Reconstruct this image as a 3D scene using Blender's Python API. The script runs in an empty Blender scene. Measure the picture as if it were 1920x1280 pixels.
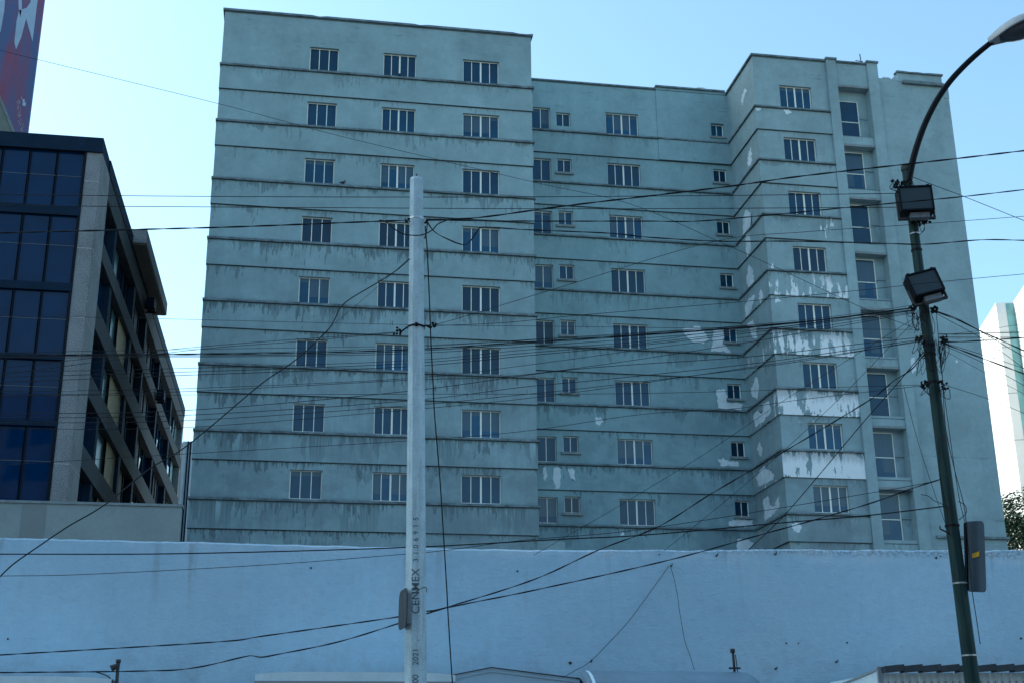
import bpy, math, random
import numpy as np
from mathutils import Vector, Matrix
random.seed(7)
R = math.radians
S = bpy.context.scene
COL = S.collection

# ------------------------------------------------------------------ camera
CF, CYAW, CPITCH, CROLL = 2427.37, 0.1706, 0.3273, -0.0088
CAM = np.array([0, 0, 1.6])
def cam_axes():
    cy, sy = math.cos(CYAW), math.sin(CYAW); cp, sp = math.cos(CPITCH), math.sin(CPITCH)
    f = np.array([sy*cp, cy*cp, sp]); r = np.array([cy, -sy, 0.]); u = np.cross(r, f)
    c, s = math.cos(CROLL), math.sin(CROLL)
    return c*r+s*u, -s*r+c*u, f
AR, AU, AF = cam_axes()
cam = bpy.data.cameras.new('camera'); camo = bpy.data.objects.new('camera', cam); COL.objects.link(camo)
cam.sensor_width = 36; cam.lens = CF/1920*36; cam.clip_end = 6000; cam.clip_start = 0.1
m = Matrix(((AR[0], AU[0], -AF[0], 0), (AR[1], AU[1], -AF[1], 0), (AR[2], AU[2], -AF[2], 1.6), (0, 0, 0, 1)))
camo.matrix_world = m
S.camera = camo

# ------------------------------------------------------------------ light
SUN_AZ, SUN_EL = R(-60), R(40)
w = bpy.data.worlds.new('World'); S.world = w; w.use_nodes = True
nt = w.node_tree; nt.nodes.clear()
sky = nt.nodes.new('ShaderNodeTexSky'); sky.sky_type = 'NISHITA'; sky.sun_disc = False
sky.sun_elevation = SUN_EL; sky.sun_rotation = SUN_AZ % (2*math.pi)
sky.air_density = 1.2; sky.dust_density = 1.6; sky.ozone_density = 1.0; sky.altitude = 0
tint = nt.nodes.new('ShaderNodeMix'); tint.data_type = 'RGBA'; tint.blend_type = 'MULTIPLY'
tint.inputs[0].default_value = 1; tint.inputs[7].default_value = (0.75, 0.95, 0.95, 1)
bg = nt.nodes.new('ShaderNodeBackground'); bg.inputs[1].default_value = 0.15
ow = nt.nodes.new('ShaderNodeOutputWorld')
nt.links.new(sky.outputs[0], tint.inputs[6]); nt.links.new(tint.outputs[2], bg.inputs[0]); nt.links.new(bg.outputs[0], ow.inputs[0])
sl = bpy.data.lights.new('sun', 'SUN'); sl.energy = 3.0; sl.angle = R(0.5); sl.color = (1, 0.95, 0.86)
so = bpy.data.objects.new('sun', sl); COL.objects.link(so)
sd = Vector((math.sin(SUN_AZ)*math.cos(SUN_EL), math.cos(SUN_AZ)*math.cos(SUN_EL), math.sin(SUN_EL)))
so.rotation_euler = sd.to_track_quat('Z', 'Y').to_euler(); so.location = sd*200
vs = S.view_settings; vs.view_transform = 'Standard'; vs.look = 'None'; vs.gamma = 1; vs.exposure = 1.1

# ------------------------------------------------------------------ helpers
def ray(x, y): return (x-960)/CF*AR-(y-640)/CF*AU+AF
def at(x, y, Y):
    d = ray(x, y); return Vector(CAM+d*Y/d[1])
def atX(x, y, X):
    d = ray(x, y); return Vector(CAM+d*X/d[0])

class MB:
    def __init__(s): s.v = []; s.f = []; s.m = []; s.a = []; s.sm = []
    def vert(s, p): s.v.append(tuple(p)); return len(s.v)-1
    def face(s, pts, mi=0, a=(0, 0), smooth=False):
        s.f.append([s.vert(p) for p in pts]); s.m.append(mi); s.a.append(a); s.sm.append(smooth)
    def facei(s, idx, mi=0, a=(0, 0), smooth=False):
        s.f.append(list(idx)); s.m.append(mi); s.a.append(a); s.sm.append(smooth)
    def box(s, x0, x1, y0, y1, z0, z1, mi=0, a=(0, 0), skip=''):
        p = [(x0,y0,z0),(x1,y0,z0),(x1,y1,z0),(x0,y1,z0),(x0,y0,z1),(x1,y0,z1),(x1,y1,z1),(x0,y1,z1)]
        q = {'b':(0,3,2,1),'t':(4,5,6,7),'f':(0,1,5,4),'r':(1,2,6,5),'k':(2,3,7,6),'l':(3,0,4,7)}
        for k, i in q.items():
            if k not in skip: s.face([p[j] for j in i], mi, a)
    def bar(s, p, q, w, h, up=(0, 0, 1), mi=0):
        p, q = Vector(p), Vector(q); d = (q-p).normalized(); u = Vector(up); r = d.cross(u)
        if r.length < 1e-4: r = d.cross(Vector((0, 1, 0)))
        r.normalize(); u = r.cross(d)
        c = [(-1,-1),(1,-1),(1,1),(-1,1)]
        A = [p+r*(w/2*i)+u*(h/2*j) for i, j in c]; B = [q+r*(w/2*i)+u*(h/2*j) for i, j in c]
        ia = [s.vert(x) for x in A]; ib = [s.vert(x) for x in B]
        for i in range(4): s.facei((ia[i], ia[(i+1)%4], ib[(i+1)%4], ib[i]), mi)
        s.facei(ia[::-1], mi); s.facei(ib, mi)
    def tube(s, pts, rad, n=8, mi=0, cap=True, smooth=True, phase=0):
        pts = [Vector(p) for p in pts]; L = len(pts)
        if not hasattr(rad, '__len__'): rad = [rad]*L
        rings = []; ref = None
        for i, p in enumerate(pts):
            d = (pts[min(i+1, L-1)]-pts[max(i-1, 0)])
            d = d.normalized() if d.length > 1e-9 else Vector((0, 0, 1))
            if ref is None:
                ref = d.cross(Vector((0.0, 1, 0.01)))
                if ref.length < 1e-3: ref = d.cross(Vector((1, 0, 0)))
            ref = (ref-d*ref.dot(d)).normalized(); b = d.cross(ref)
            rings.append([s.vert(p+(ref*math.cos(t)+b*math.sin(t))*rad[i]) for t in [2*math.pi*k/n+phase for k in range(n)]])
        for i in range(L-1):
            for k in range(n):
                s.facei((rings[i][k], rings[i][(k+1)%n], rings[i+1][(k+1)%n], rings[i+1][k]), mi, smooth=smooth)
        if cap: s.facei(rings[0][::-1], mi); s.facei(rings[-1], mi)
    def prism(s, poly, ext, mi=0):      # poly: list of 3D points, ext: vector
        e = Vector(ext); P = [Vector(p) for p in poly]; n = len(P)
        a = [s.vert(p) for p in P]; b = [s.vert(p+e) for p in P]
        s.facei(a, mi); s.facei(b[::-1], mi)
        for i in range(n): s.facei((a[(i+1)%n], a[i], b[i], b[(i+1)%n]), mi)
    def mesh(s, name, mats):
        me = bpy.data.meshes.new(name); me.from_pydata(s.v, [], s.f)
        for mt in (mats if isinstance(mats, (list, tuple)) else [mats]): me.materials.append(mt)
        me.polygons.foreach_set('material_index', s.m); me.polygons.foreach_set('use_smooth', s.sm)
        for k, nm in enumerate(('dirt', 'peel')):
            at_ = me.attributes.new(nm, 'FLOAT', 'FACE'); at_.data.foreach_set('value', [a[k] for a in s.a])
        me.update(); return me
    def build(s, name, mats, parent=None, fixn=True):
        me = s.mesh(name, mats)
        if fixn:
            import bmesh
            bm = bmesh.new(); bm.from_mesh(me); bmesh.ops.recalc_face_normals(bm, faces=bm.faces); bm.to_mesh(me); bm.free()
        return link(name, me, parent)
def link(name, me, parent=None, wloc=None):
    o = bpy.data.objects.new(name, me); COL.objects.link(o)
    base = Vector((0, 0, 0)) if wloc is None else Vector(wloc)
    if parent is not None:
        o.parent = parent; base = base-WL[parent.name]
    o.location = base; WL[o.name] = base+(WL[parent.name] if parent is not None else Vector((0, 0, 0)))
    return o
WL = {}
def tag(o, label, cat, group=None):
    o['label'] = label; o['category'] = cat
    if group: o['group'] = group
    return o
def thing(name, loc, label, cat, group=None):
    o = bpy.data.objects.new(name, None); COL.objects.link(o); o.location = loc; WL[o.name] = Vector(loc)
    o.empty_display_size = 0.3
    return tag(o, label, cat, group)
def structure(o): o['kind'] = 'structure'; return o

# ------------------------------------------------------------------ materials
class NT:
    def __init__(s, name):
        s.mat = bpy.data.materials.new(name); s.mat.use_nodes = True; s.t = s.mat.node_tree
        s.b = s.t.nodes['Principled BSDF']; s.tc = s.t.nodes.new('ShaderNodeTexCoord')
        s.obj = s.tc.outputs['Object']; s._xyz = None
    def n(s, ty, **k):
        nd = s.t.nodes.new(ty)
        for a, v in k.items(): setattr(nd, a, v)
        return nd
    def inp(s, sock, v):
        if v is None: return
        if hasattr(v, 'is_output') or isinstance(v, bpy.types.NodeSocket): s.t.links.new(v, sock)
        else: sock.default_value = v
    def math(s, op, a, b=None, c=None, clamp=False):
        nd = s.n('ShaderNodeMath', operation=op); nd.use_clamp = clamp
        s.inp(nd.inputs[0], a); s.inp(nd.inputs[1], b); s.inp(nd.inputs[2], c); return nd.outputs[0]
    def xyz(s):
        if s._xyz is None:
            nd = s.n('ShaderNodeSeparateXYZ'); s.t.links.new(s.obj, nd.inputs[0]); s._xyz = nd.outputs
        return s._xyz
    def vec(s, x, y, z):
        nd = s.n('ShaderNodeCombineXYZ')
        for i, v in enumerate((x, y, z)): s.inp(nd.inputs[i], v)
        return nd.outputs[0]
    def noise(s, vec, scale, detail=4, rough=0.55):
        nd = s.n('ShaderNodeTexNoise'); s.inp(nd.inputs['Vector'], vec); nd.inputs['Scale'].default_value = scale
        nd.inputs['Detail'].default_value = detail; nd.inputs['Roughness'].default_value = rough; return nd.outputs[0]
    def scl(s, v, sc):
        nd = s.n('ShaderNodeVectorMath', operation='MULTIPLY'); s.inp(nd.inputs[0], v); nd.inputs[1].default_value = sc; return nd.outputs[0]
    def step(s, v, a, b):
        nd = s.n('ShaderNodeMapRange'); nd.interpolation_type = 'SMOOTHSTEP'; s.inp(nd.inputs[0], v); s.inp(nd.inputs[1], a); s.inp(nd.inputs[2], b); return nd.outputs[0]
    def lin(s, v, a, b, c, d):
        nd = s.n('ShaderNodeMapRange'); s.inp(nd.inputs[0], v)
        for i, q in enumerate((a, b, c, d)): s.inp(nd.inputs[1+i], q)
        return nd.outputs[0]
    def mix(s, f, a, b, bt='MIX'):
        nd = s.n('ShaderNodeMix', data_type='RGBA', blend_type=bt)
        s.inp(nd.inputs[0], f)
        for k, v in ((6, a), (7, b)):
            if isinstance(v, tuple) and len(v) == 3: v = v+(1,)
            s.inp(nd.inputs[k], v)
        return nd.outputs[2]
    def attr(s, name):
        nd = s.n('ShaderNodeAttribute'); nd.attribute_name = name; return nd.outputs['Fac']
    def bump(s, h, strength=0.3, dist=0.02):
        nd = s.n('ShaderNodeBump'); nd.inputs['Strength'].default_value = strength; nd.inputs['Distance'].default_value = dist
        s.inp(nd.inputs['Height'], h); s.t.links.new(nd.outputs[0], s.b.inputs['Normal'])
    def out(s, col=None, rough=0.8, metal=0.0, spec=None):
        if isinstance(col, tuple) and len(col) == 3: col = col+(1,)
        s.inp(s.b.inputs['Base Color'], col); s.inp(s.b.inputs['Roughness'], rough); s.b.inputs['Metallic'].default_value = metal
        if spec is not None: s.b.inputs['Specular IOR Level'].default_value = spec
        return s.mat

def mottled(name, c, var=0.25, scale=3.0, rough=0.8, metal=0, bump=0.0, spec=None, c2=None):
    t = NT(name); nz = t.noise(t.obj, scale, 6, 0.6); nf = t.noise(t.obj, scale*9, 3)
    k = t.math('ADD', t.math('MULTIPLY', nz, 0.7), t.math('MULTIPLY', nf, 0.3))
    f = t.lin(k, 0.3, 0.7, 0, 1)
    a = tuple(x*(1-var) for x in c); b = c2 if c2 else tuple(min(1, x*(1+var)) for x in c)
    if bump: t.bump(k, bump, 0.02)
    return t.out(t.mix(f, a, b), rough, metal, spec)

Z1, STO, DL = 34.11, 3.0, 1.25
def facade_mat(name, base, dark=1.0):
    t = NT(name); x, y, z = t.xyz()
    u = t.math('ADD', x, t.math('MULTIPLY', y, 0.93))
    dn = t.math('MULTIPLY', t.math('SUBTRACT', Z1, z), 1/STO)
    fl = t.math('FLOOR', dn); v = t.math('MULTIPLY', t.math('SUBTRACT', dn, fl), STO)
    dirt = t.attr('dirt'); peel = t.attr('peel')
    big = t.noise(t.obj, 0.35, 3); mid = t.noise(t.obj, 1.6, 5, 0.6); fin = t.noise(t.obj, 14, 4)
    # slow horizontal trowel / vertical wash bands
    wash = t.noise(t.vec(t.math('MULTIPLY', u, 1.1), 0.0, t.math('MULTIPLY', z, 0.12)), 1.0, 4)
    tone = t.math('ADD', t.math('MULTIPLY', big, 0.45), t.math('ADD', t.math('MULTIPLY', mid, 0.35), t.math('MULTIPLY', wash, 0.2)))
    col = t.mix(t.lin(tone, 0.35, 0.65, 0, 1), tuple(c*0.80 for c in base), tuple(min(1, c*1.22) for c in base))
    # dirt running down from ledge (v=0) and from the foot of the band (v=DL)
    hgt = t.math('MULTIPLY', t.lin(dn, 0.0, 7.5, 0.35, 1.25), t.math('GREATER_THAN', dn, 0.0))                      # more runs lower on the block
    amt = t.math('MULTIPLY', dirt, hgt)
    def run(v_, seed, length, freq):
        wob = t.math('MULTIPLY', t.math('SUBTRACT', t.noise(t.vec(t.math('MULTIPLY', u, 1.5), fl, t.math('MULTIPLY', v_, 2.0)), 1.0, 2), 0.5), 0.30)
        uu = t.math('ADD', u, wob)
        A = t.noise(t.vec(t.math('MULTIPLY', uu, 0.5), t.math('ADD', t.math('MULTIPLY', fl, 7.31), seed), 0), 1.0, 2)
        B = t.noise(t.vec(t.math('MULTIPLY', uu, freq), t.math('ADD', t.math('MULTIPLY', fl, 3.17), seed), t.math('MULTIPLY', v_, 0.35)), 1.0, 3, 0.65)
        ln = t.math('MULTIPLY', t.math('ADD', t.math('MULTIPLY', t.math('SUBTRACT', A, 0.47), 3.4), t.math('MULTIPLY', t.math('SUBTRACT', B, 0.5), 1.7)), length)
        ln = t.math('MULTIPLY', ln, amt)
        return t.math('MULTIPLY', t.step(t.math('SUBTRACT', ln, v_), -0.01, 0.10), t.step(v_, 0.0, 0.012))
    fine = t.lin(t.noise(t.vec(t.math('MULTIPLY', u, 15.0), fl, t.math('MULTIPLY', v, 0.5)), 1.0, 3, 0.6), .34, .62, .35, 1.0)
    inband = t.math('LESS_THAN', v, DL)
    v2 = t.math('SUBTRACT', v, DL)
    r1 = t.math('MULTIPLY', run(v, 0.0, 1.9, 3.2), inband)
    r2 = t.math('MULTIPLY', run(v2, 55.5, 1.1, 4.4), t.math('SUBTRACT', 1.0, inband))
    runs = t.math('MAXIMUM', r1, r2)
    def drips(v_, seed, length):
        g = t.noise(t.vec(t.math('MULTIPLY', u, 7.5), t.math('ADD', t.math('MULTIPLY', fl, 4.7), seed), t.math('MULTIPLY', v_, 1.2)), 1.0, 3, .6)
        q = t.noise(t.vec(t.math('MULTIPLY', u, .55), t.math('ADD', t.math('MULTIPLY', fl, 9.1), seed), 0.0), 1.0, 2)
        l_ = t.math('MULTIPLY', t.math('MULTIPLY', t.lin(g, .48, .72, 0, 1), t.lin(q, .43, .58, .0, 1.4)), length)
        return t.math('MULTIPLY', t.step(t.math('SUBTRACT', l_, v_), 0.0, 0.05), t.step(v_, 0.0, .01))
    dr = t.math('MAXIMUM', t.math('MULTIPLY', drips(v, 21.0, 1.0), inband), t.math('MULTIPLY', drips(v2, 77.0, .75), t.math('SUBTRACT', 1.0, inband)))
    dr = t.math('MULTIPLY', t.math('MULTIPLY', dr, t.lin(amt, .1, .9, .35, 1.0)), t.math('GREATER_THAN', dn, 0.0))
    drip = t.noise(t.vec(t.math('MULTIPLY', u, 5.5), t.math('MULTIPLY', fl, 1.93), t.math('MULTIPLY', v, 0.5)), 1.0, 2)
    dm = t.step(drip, 0.56, 0.64)
    runs = t.math('MULTIPLY', runs, t.math('SUBTRACT', 1.0, t.math('MULTIPLY', dm, 0.9)))
    runs = t.math('MULTIPLY', t.math('MULTIPLY', runs, fine), t.lin(mid, 0.3, 0.7, 0.55, 1.0))
    runs = t.math('MULTIPLY', runs, t.math('MAXIMUM', t.lin(v, 0.0, 1.2, 1.0, 0.45), t.lin(v2, 0.0, .7, 0, .9)))
    # pale washed drips
    pal = t.math('MULTIPLY', t.math('MULTIPLY', dm, t.step(t.noise(t.vec(t.math('MULTIPLY', u, 0.6), fl, 3.3), 1.0, 2), 0.42, 0.62)),
                 t.math('MULTIPLY', amt, t.lin(v, 0.0, 1.1, 1.0, 0.0)))
    pal = t.math('MAXIMUM', pal, 0.0)
    col = t.mix(t.math('MULTIPLY', runs, 1.0*dark), col, tuple(c*0.36 for c in (base[0]*0.95, base[1], base[2]*1.02)))
    col = t.mix(t.math('MULTIPLY', pal, 0.85), col, tuple(min(1, c*1.42) for c in base))
    col = t.mix(t.math('MULTIPLY', t.math('MULTIPLY', dr, t.math('GREATER_THAN', dirt, .17)), .72*dark), col, tuple(c*0.28 for c in base))
    # general streaky weathering over the whole face
    ws = t.noise(t.vec(t.math('MULTIPLY', u, 6.0), fl, t.math('MULTIPLY', z, 0.22)), 1.0, 5, 0.65)
    col = t.mix(t.math('MULTIPLY', t.lin(ws, .36, .66, 0, 1), t.math('MULTIPLY', amt, .20)), col, tuple(c*0.6 for c in base))
    spk = t.noise(t.obj, 5.0, 6, 0.75)
    col = t.mix(t.lin(spk, .35, .70, 0, .28), col, tuple(c*0.62 for c in base))
    line = t.math('MULTIPLY', t.math('MULTIPLY', t.step(v2, 0.042, 0.026), t.step(v2, -0.02, -0.01)), t.math('MULTIPLY', t.lin(mid, .3, .6, .6, 1), t.math('MULTIPLY', t.math('GREATER_THAN', dirt, .17), t.math('GREATER_THAN', dn, 0.0))))  # shadow line painted under the foot of each band
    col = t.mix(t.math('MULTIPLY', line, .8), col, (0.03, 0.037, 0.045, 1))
    # painted shadow hairline right under the ledge, with scattered soot along it
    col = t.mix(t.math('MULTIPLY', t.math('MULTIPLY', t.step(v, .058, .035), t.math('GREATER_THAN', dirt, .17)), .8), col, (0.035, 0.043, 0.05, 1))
    edge = t.math('MULTIPLY', t.step(v, t.math('MULTIPLY', t.noise(t.obj, 5, 4), 0.26), 0.0), t.math('MULTIPLY', dirt, 0.5))
    col = t.mix(edge, col, tuple(c*0.4 for c in base))
    # grime creeping up from the top of a ledge
    up = t.math('SUBTRACT', STO, v)
    soot = t.math('MULTIPLY', t.step(up, t.math('MULTIPLY', t.noise(t.vec(t.math('MULTIPLY', u, 2.2), fl, t.math('MULTIPLY', z, 3.0)), 1.0, 4, 0.7), 0.55), 0.08), t.math('MULTIPLY', dirt, 0.55))
    col = t.mix(soot, col, tuple(c*0.5 for c in base))
    # horizontal mildew high on the parapet
    sm = t.noise(t.vec(t.math('MULTIPLY', u, 0.7), 0, t.math('MULTIPLY', z, 4.5)), 1.0, 6, 0.72)
    bl = t.math('MULTIPLY', t.step(t.noise(t.obj, .8, 7, .72), .50, .64), t.math('MULTIPLY', t.step(x, 29.3, 30.0), t.step(z, Z1-7.0, Z1+1.0)))
    smk = t.math('MAXIMUM', t.math('MULTIPLY', bl, .55), t.math('MULTIPLY', t.step(sm, 0.58, 0.70), t.step(z, Z1+0.2, Z1+1.6)))
    col = t.mix(t.math('MULTIPLY', smk, 0.6), col, tuple(c*0.42 for c in base))
    grm = t.math('MULTIPLY', t.step(t.noise(t.vec(t.math('MULTIPLY', u, .30), fl, t.math('MULTIPLY', z, .45)), 1.0, 5, .65), .44, .60), t.lin(dn, 3.0, 7.5, 0.0, .48))
    col = t.mix(t.math('MULTIPLY', t.math('MAXIMUM', grm, 0.0), t.math('GREATER_THAN', dirt, .3)), col, (base[0]*.55, base[1]*.50, base[2]*.54, 1))
    # peeling paint: flakes everywhere a little, sheets where the peel amount is high
    pn = t.noise(t.vec(t.math('MULTIPLY', u, 1.0), fl, t.math('MULTIPLY', z, 0.7)), 1.0, 8, 0.66)
    pf = t.noise(t.vec(t.math('MULTIPLY', u, 4.2), 3.0, t.math('MULTIPLY', z, 0.55)), 1.0, 4, 0.6)
    ps = t.math('ADD', t.math('MULTIPLY', pn, 0.6), t.math('MULTIPLY', pf, 0.4))
    ps = t.math('SUBTRACT', ps, t.math('MULTIPLY', t.math('MULTIPLY', t.step(v, .35, 0.0), t.lin(pf, .35, .65, 1, 0)), .16))
    thr = t.lin(peel, 0.0, 1.0, 0.76, 0.38)
    pm = t.step(t.math('SUBTRACT', ps, thr), -0.006, 0.006)
    pm = t.math('MULTIPLY', pm, t.math('GREATER_THAN', peel, 0.01))
    grime = t.step(t.math('SUBTRACT', t.math('MULTIPLY', t.noise(t.vec(t.math('MULTIPLY', u, 7), fl, t.math('MULTIPLY', v, 0.6)), 1.0, 3), 0.95), v), -0.15, 0.25)
    white = t.mix(t.math('MULTIPLY', grime, 0.55), (0.84, 0.85, 0.87, 1), (0.34, 0.36, 0.39, 1))
    col = t.mix(pm, col, white)
    fk = t.noise(t.obj, 3.1, 7, 0.75)
    fm = t.math('MULTIPLY', t.step(fk, 0.672, 0.682), t.math('MULTIPLY', t.step(peel, 0.0, 0.12), t.step(t.noise(t.obj, .45, 2), .42, .55)))
    mold = t.math('MULTIPLY', t.step(t.noise(t.obj, 2.4, 7, .75), .56, .66), t.math('MULTIPLY', t.step(t.noise(t.obj, .33, 2), .50, .62), t.step(peel, 0.03, 0.10)))
    col = t.mix(t.math('MULTIPLY', mold, .5), col, tuple(c*0.45 for c in base))
    col = t.mix(fm, col, (0.7, 0.7, 0.72, 1))
    # bare render showing ochre
    oc = t.math('MULTIPLY', t.step(t.noise(t.obj, 0.9, 6, 0.7), 0.66, 0.70), t.math('GREATER_THAN', peel, 0.05))
    col = t.mix(t.math('MULTIPLY', oc, 0.35), col, (0.36, 0.32, 0.25, 1))
    h = t.math('ADD', t.math('MULTIPLY', fin, 0.4), t.math('ADD', t.math('MULTIPLY', mid, 0.8), t.math('MULTIPLY', pm, 0.3)))
    t.bump(h, 0.35, 0.015)
    return t.out(col, 0.88, 0, 0.2)

BASE = (0.290, 0.400, 0.430)
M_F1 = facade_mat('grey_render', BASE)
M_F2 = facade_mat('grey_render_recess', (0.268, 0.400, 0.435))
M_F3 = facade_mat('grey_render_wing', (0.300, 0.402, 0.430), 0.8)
M_LEDGE = mottled('sooty_ledge', (0.155, 0.20, 0.22), 0.7, 2.2, 0.9, bump=0.4)
M_SILL = mottled('sill_render', (0.23, 0.26, 0.27), 0.3, 3, 0.9)
M_PATCH = mottled('bare_white_render', (0.70, 0.75, 0.79), 0.22, 1.8, 0.85)
M_FRAME = mottled('window_frame_paint', (0.86, 0.84, 0.76), 0.1, 4, 0.5)
def glass_mat(name, c, rough=0.04, var=0.5, spec=0.36):
    t = NT(name); oi = t.n('ShaderNodeObjectInfo')
    k = t.lin(oi.outputs['Random'], 0, 1, 1-var, 1+var)
    nz = t.noise(t.obj, 0.9, 3)
    k = t.math('MULTIPLY', k, t.lin(nz, 0.3, 0.7, 0.8, 1.2))
    sc = t.n('ShaderNodeVectorMath', operation='SCALE'); sc.inputs[0].default_value = c; t.inp(sc.inputs['Scale'], k)
    t.bump(t.noise(t.obj, 0.7, 2), 0.05, 0.05)
    return t.out(sc.outputs[0], rough, 0, spec)
M_GLASS = glass_mat('window_glass', (0.001, 0.050, 0.110), 0.04, 0.45)
def curtained(mat):
    # some panes show a pale curtain or blind behind the glass
    tr = mat.node_tree; b = tr.nodes['Principled BSDF']; src = b.inputs['Base Color'].links[0].from_socket
    t = NT.__new__(NT); t.mat = mat; t.t = tr; t.b = b; t.obj = [n for n in tr.nodes if n.type == 'TEX_COORD'][0].outputs['Object']; t._xyz = None
    oi = t.n('ShaderNodeObjectInfo'); rd = oi.outputs['Random']; x, y, z = t.xyz()
    per = t.noise(t.vec(t.math('FLOOR', t.math('MULTIPLY', x, 2.25)), t.math('MULTIPLY', rd, 57.0), 0), 3.7, 1)
    low = t.math('MULTIPLY', t.math('GREATER_THAN', per, .5), .7)
    mk = t.math('MULTIPLY', t.math('GREATER_THAN', rd, .55), t.math('GREATER_THAN', z, t.math('ADD', low, .35)))
    fold = t.lin(t.noise(t.vec(t.math('MULTIPLY', x, 26), rd, 0), 1.0, 2), .35, .65, .6, 1.1)
    c = t.mix(t.math('MULTIPLY', fold, 1.0, clamp=True), (0.03, 0.06, 0.10), (0.075, 0.125, 0.165))
    t.inp(b.inputs['Base Color'], t.mix(t.math('MULTIPLY', mk, .75), src, c))
curtained(M_GLASS)
M_OGLASS = glass_mat('tinted_curtain_glass', (0.0, 0.020, 0.066), 0.03, 0.3, .22)

# ------------------------------------------------------------------ ground
mb = MB(); mb.face([(-3000,-3000,0),(3000,-3000,0),(3000,3000,0),(-3000,3000,0)])
structure(mb.build('ground', mottled('dusty_ground', (0.16, 0.15, 0.135), 0.3, 0.2, 0.95)))
mb = MB(); mb.face([(-200,-9,0.004),(200,-9,0.004),(200,14.6,0.004),(-200,14.6,0.004)])
structure(mb.build('road', mottled('asphalt', (0.055, 0.055, 0.058), 0.3, 1.5, 0.9, bump=0.3)))
mb = MB(); mb.box(-200, 200, 14.6, 21.9, 0, 0.14, skip='b')
structure(mb.build('pavement', mottled('paving_concrete', (0.26, 0.25, 0.24), 0.2, 1.0, 0.9, bump=0.2)))
mb = MB()
for i in range(-20, 21): mb.box(i*6-1.2, i*6+1.2, 2.94, 3.06, 0.007, 0.008)
structure(mb.build('road_marking', mottled('road_paint', (0.7, 0.7, 0.66), 0.2, 4, 0.8)))

# ------------------------------------------------------------------ the apartment block
D, D2 = 55.9, 60.07
XL, XR, XC, XE = -4.37, 10.73, 22.40, 33.17
BK = 72.0                                              # back of the block
apt = thing('apartment_block', ((XL+XE)/2, D, 0), 'long stained grey apartment block with recessed middle and peeling paint, behind the white wall', 'building')
ZR = 37.15
PB = 0.07                                              # how far the bands stand out

def zl(n): return Z1-STO*(n-1)
def front(mb, x0, x1, z0, z1, y, holes, dep, a):
    xs = sorted({x0, x1, *[h[0] for h in holes], *[h[1] for h in holes]}); zs = sorted({z0, z1, *[h[2] for h in holes], *[h[3] for h in holes]})
    for i in range(len(xs)-1):
        for j in range(len(zs)-1):
            cx, cz = (xs[i]+xs[i+1])/2, (zs[j]+zs[j+1])/2
            if any(h[0] < cx < h[1] and h[2] < cz < h[3] for h in holes): continue
            mb.face([(xs[i],y,zs[j]),(xs[i+1],y,zs[j]),(xs[i+1],y,zs[j+1]),(xs[i],y,zs[j+1])], 0, a)
    for hx0, hx1, hz0, hz1 in holes:
        for q in ([(hx0,hz0),(hx0,hz1)], [(hx0,hz1),(hx1,hz1)], [(hx1,hz1),(hx1,hz0)], [(hx1,hz0),(hx0,hz0)]):
            (ax, az), (bx, bz) = q
            mb.face([(ax,y,az),(bx,y,bz),(bx,y+dep,bz),(ax,y+dep,az)], 0, (0.3, 0))

# windows: one mesh per kind, copies share it
def window_meshes(wd, ht, thin, thick, transoms=()):
    f = MB(); e = 0.045; d = 0.06
    f.box(0, wd, 0, d, 0, e); f.box(0, wd, 0, d, ht-e, ht); f.box(0, e, 0, d, e, ht-e); f.box(wd-e, wd, 0, d, e, ht-e)
    for x in thin: f.box(x*wd-0.018, x*wd+0.018, 0.004, d-0.004, e, ht-e)
    for x in thick: f.box(x*wd-0.04, x*wd+0.04, -0.006, d+0.004, e, ht-e)
    for z in transoms: f.box(e, wd-e, 0.006, d-0.006, z*ht-0.022, z*ht+0.022)
    g = MB(); cuts = [0]+sorted(list(thin)+list(thick))+[1]; zc = [0]+sorted(transoms)+[1]
    rng = random.Random(int(wd*100+ht*10))
    for a, b in zip(cuts, cuts[1:]):
        for c, dd in zip(zc, zc[1:]):
            j = rng.uniform(-.006, .006); k = rng.uniform(-.006, .006)
            g.box(a*wd+0.012, b*wd-0.012, 0.030+j, 0.036+j, c*ht+0.012, dd*ht-0.012)
    return f.mesh('window', M_FRAME), g.mesh('pane', M_GLASS)
W3 = window_meshes(1.40, 1.28, (1/3, 2/3), ())
W4N = window_meshes(1.62, 1.28, (.25, .75), (.5,))
W4 = window_meshes(1.80, 1.28, (.25, .75), (.5,))
W2T = window_meshes(1.00, 1.26, (.5,), ())
W2S = window_meshes(0.78, 0.80, (.5,), ())
W2D = window_meshes(0.73, 0.78, (.5,), ())
W4R = window_meshes(1.72, 1.28, (.25, .75), (.5,))
WST = window_meshes(1.06, 2.28, (), (), (.46,))
def put_window(kind, x, y, z, dep=0.13):
    o = link('window', kind[0], apt, (x, y+dep, z)); return link('pane', kind[1], o, (x, y+dep, z))
rows = range(1, 9)
holes1 = {n: [] for n in range(0, 10)}; holes2 = {n: [] for n in range(0, 10)}; holes3 = {n: [] for n in range(0, 10)}
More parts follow.
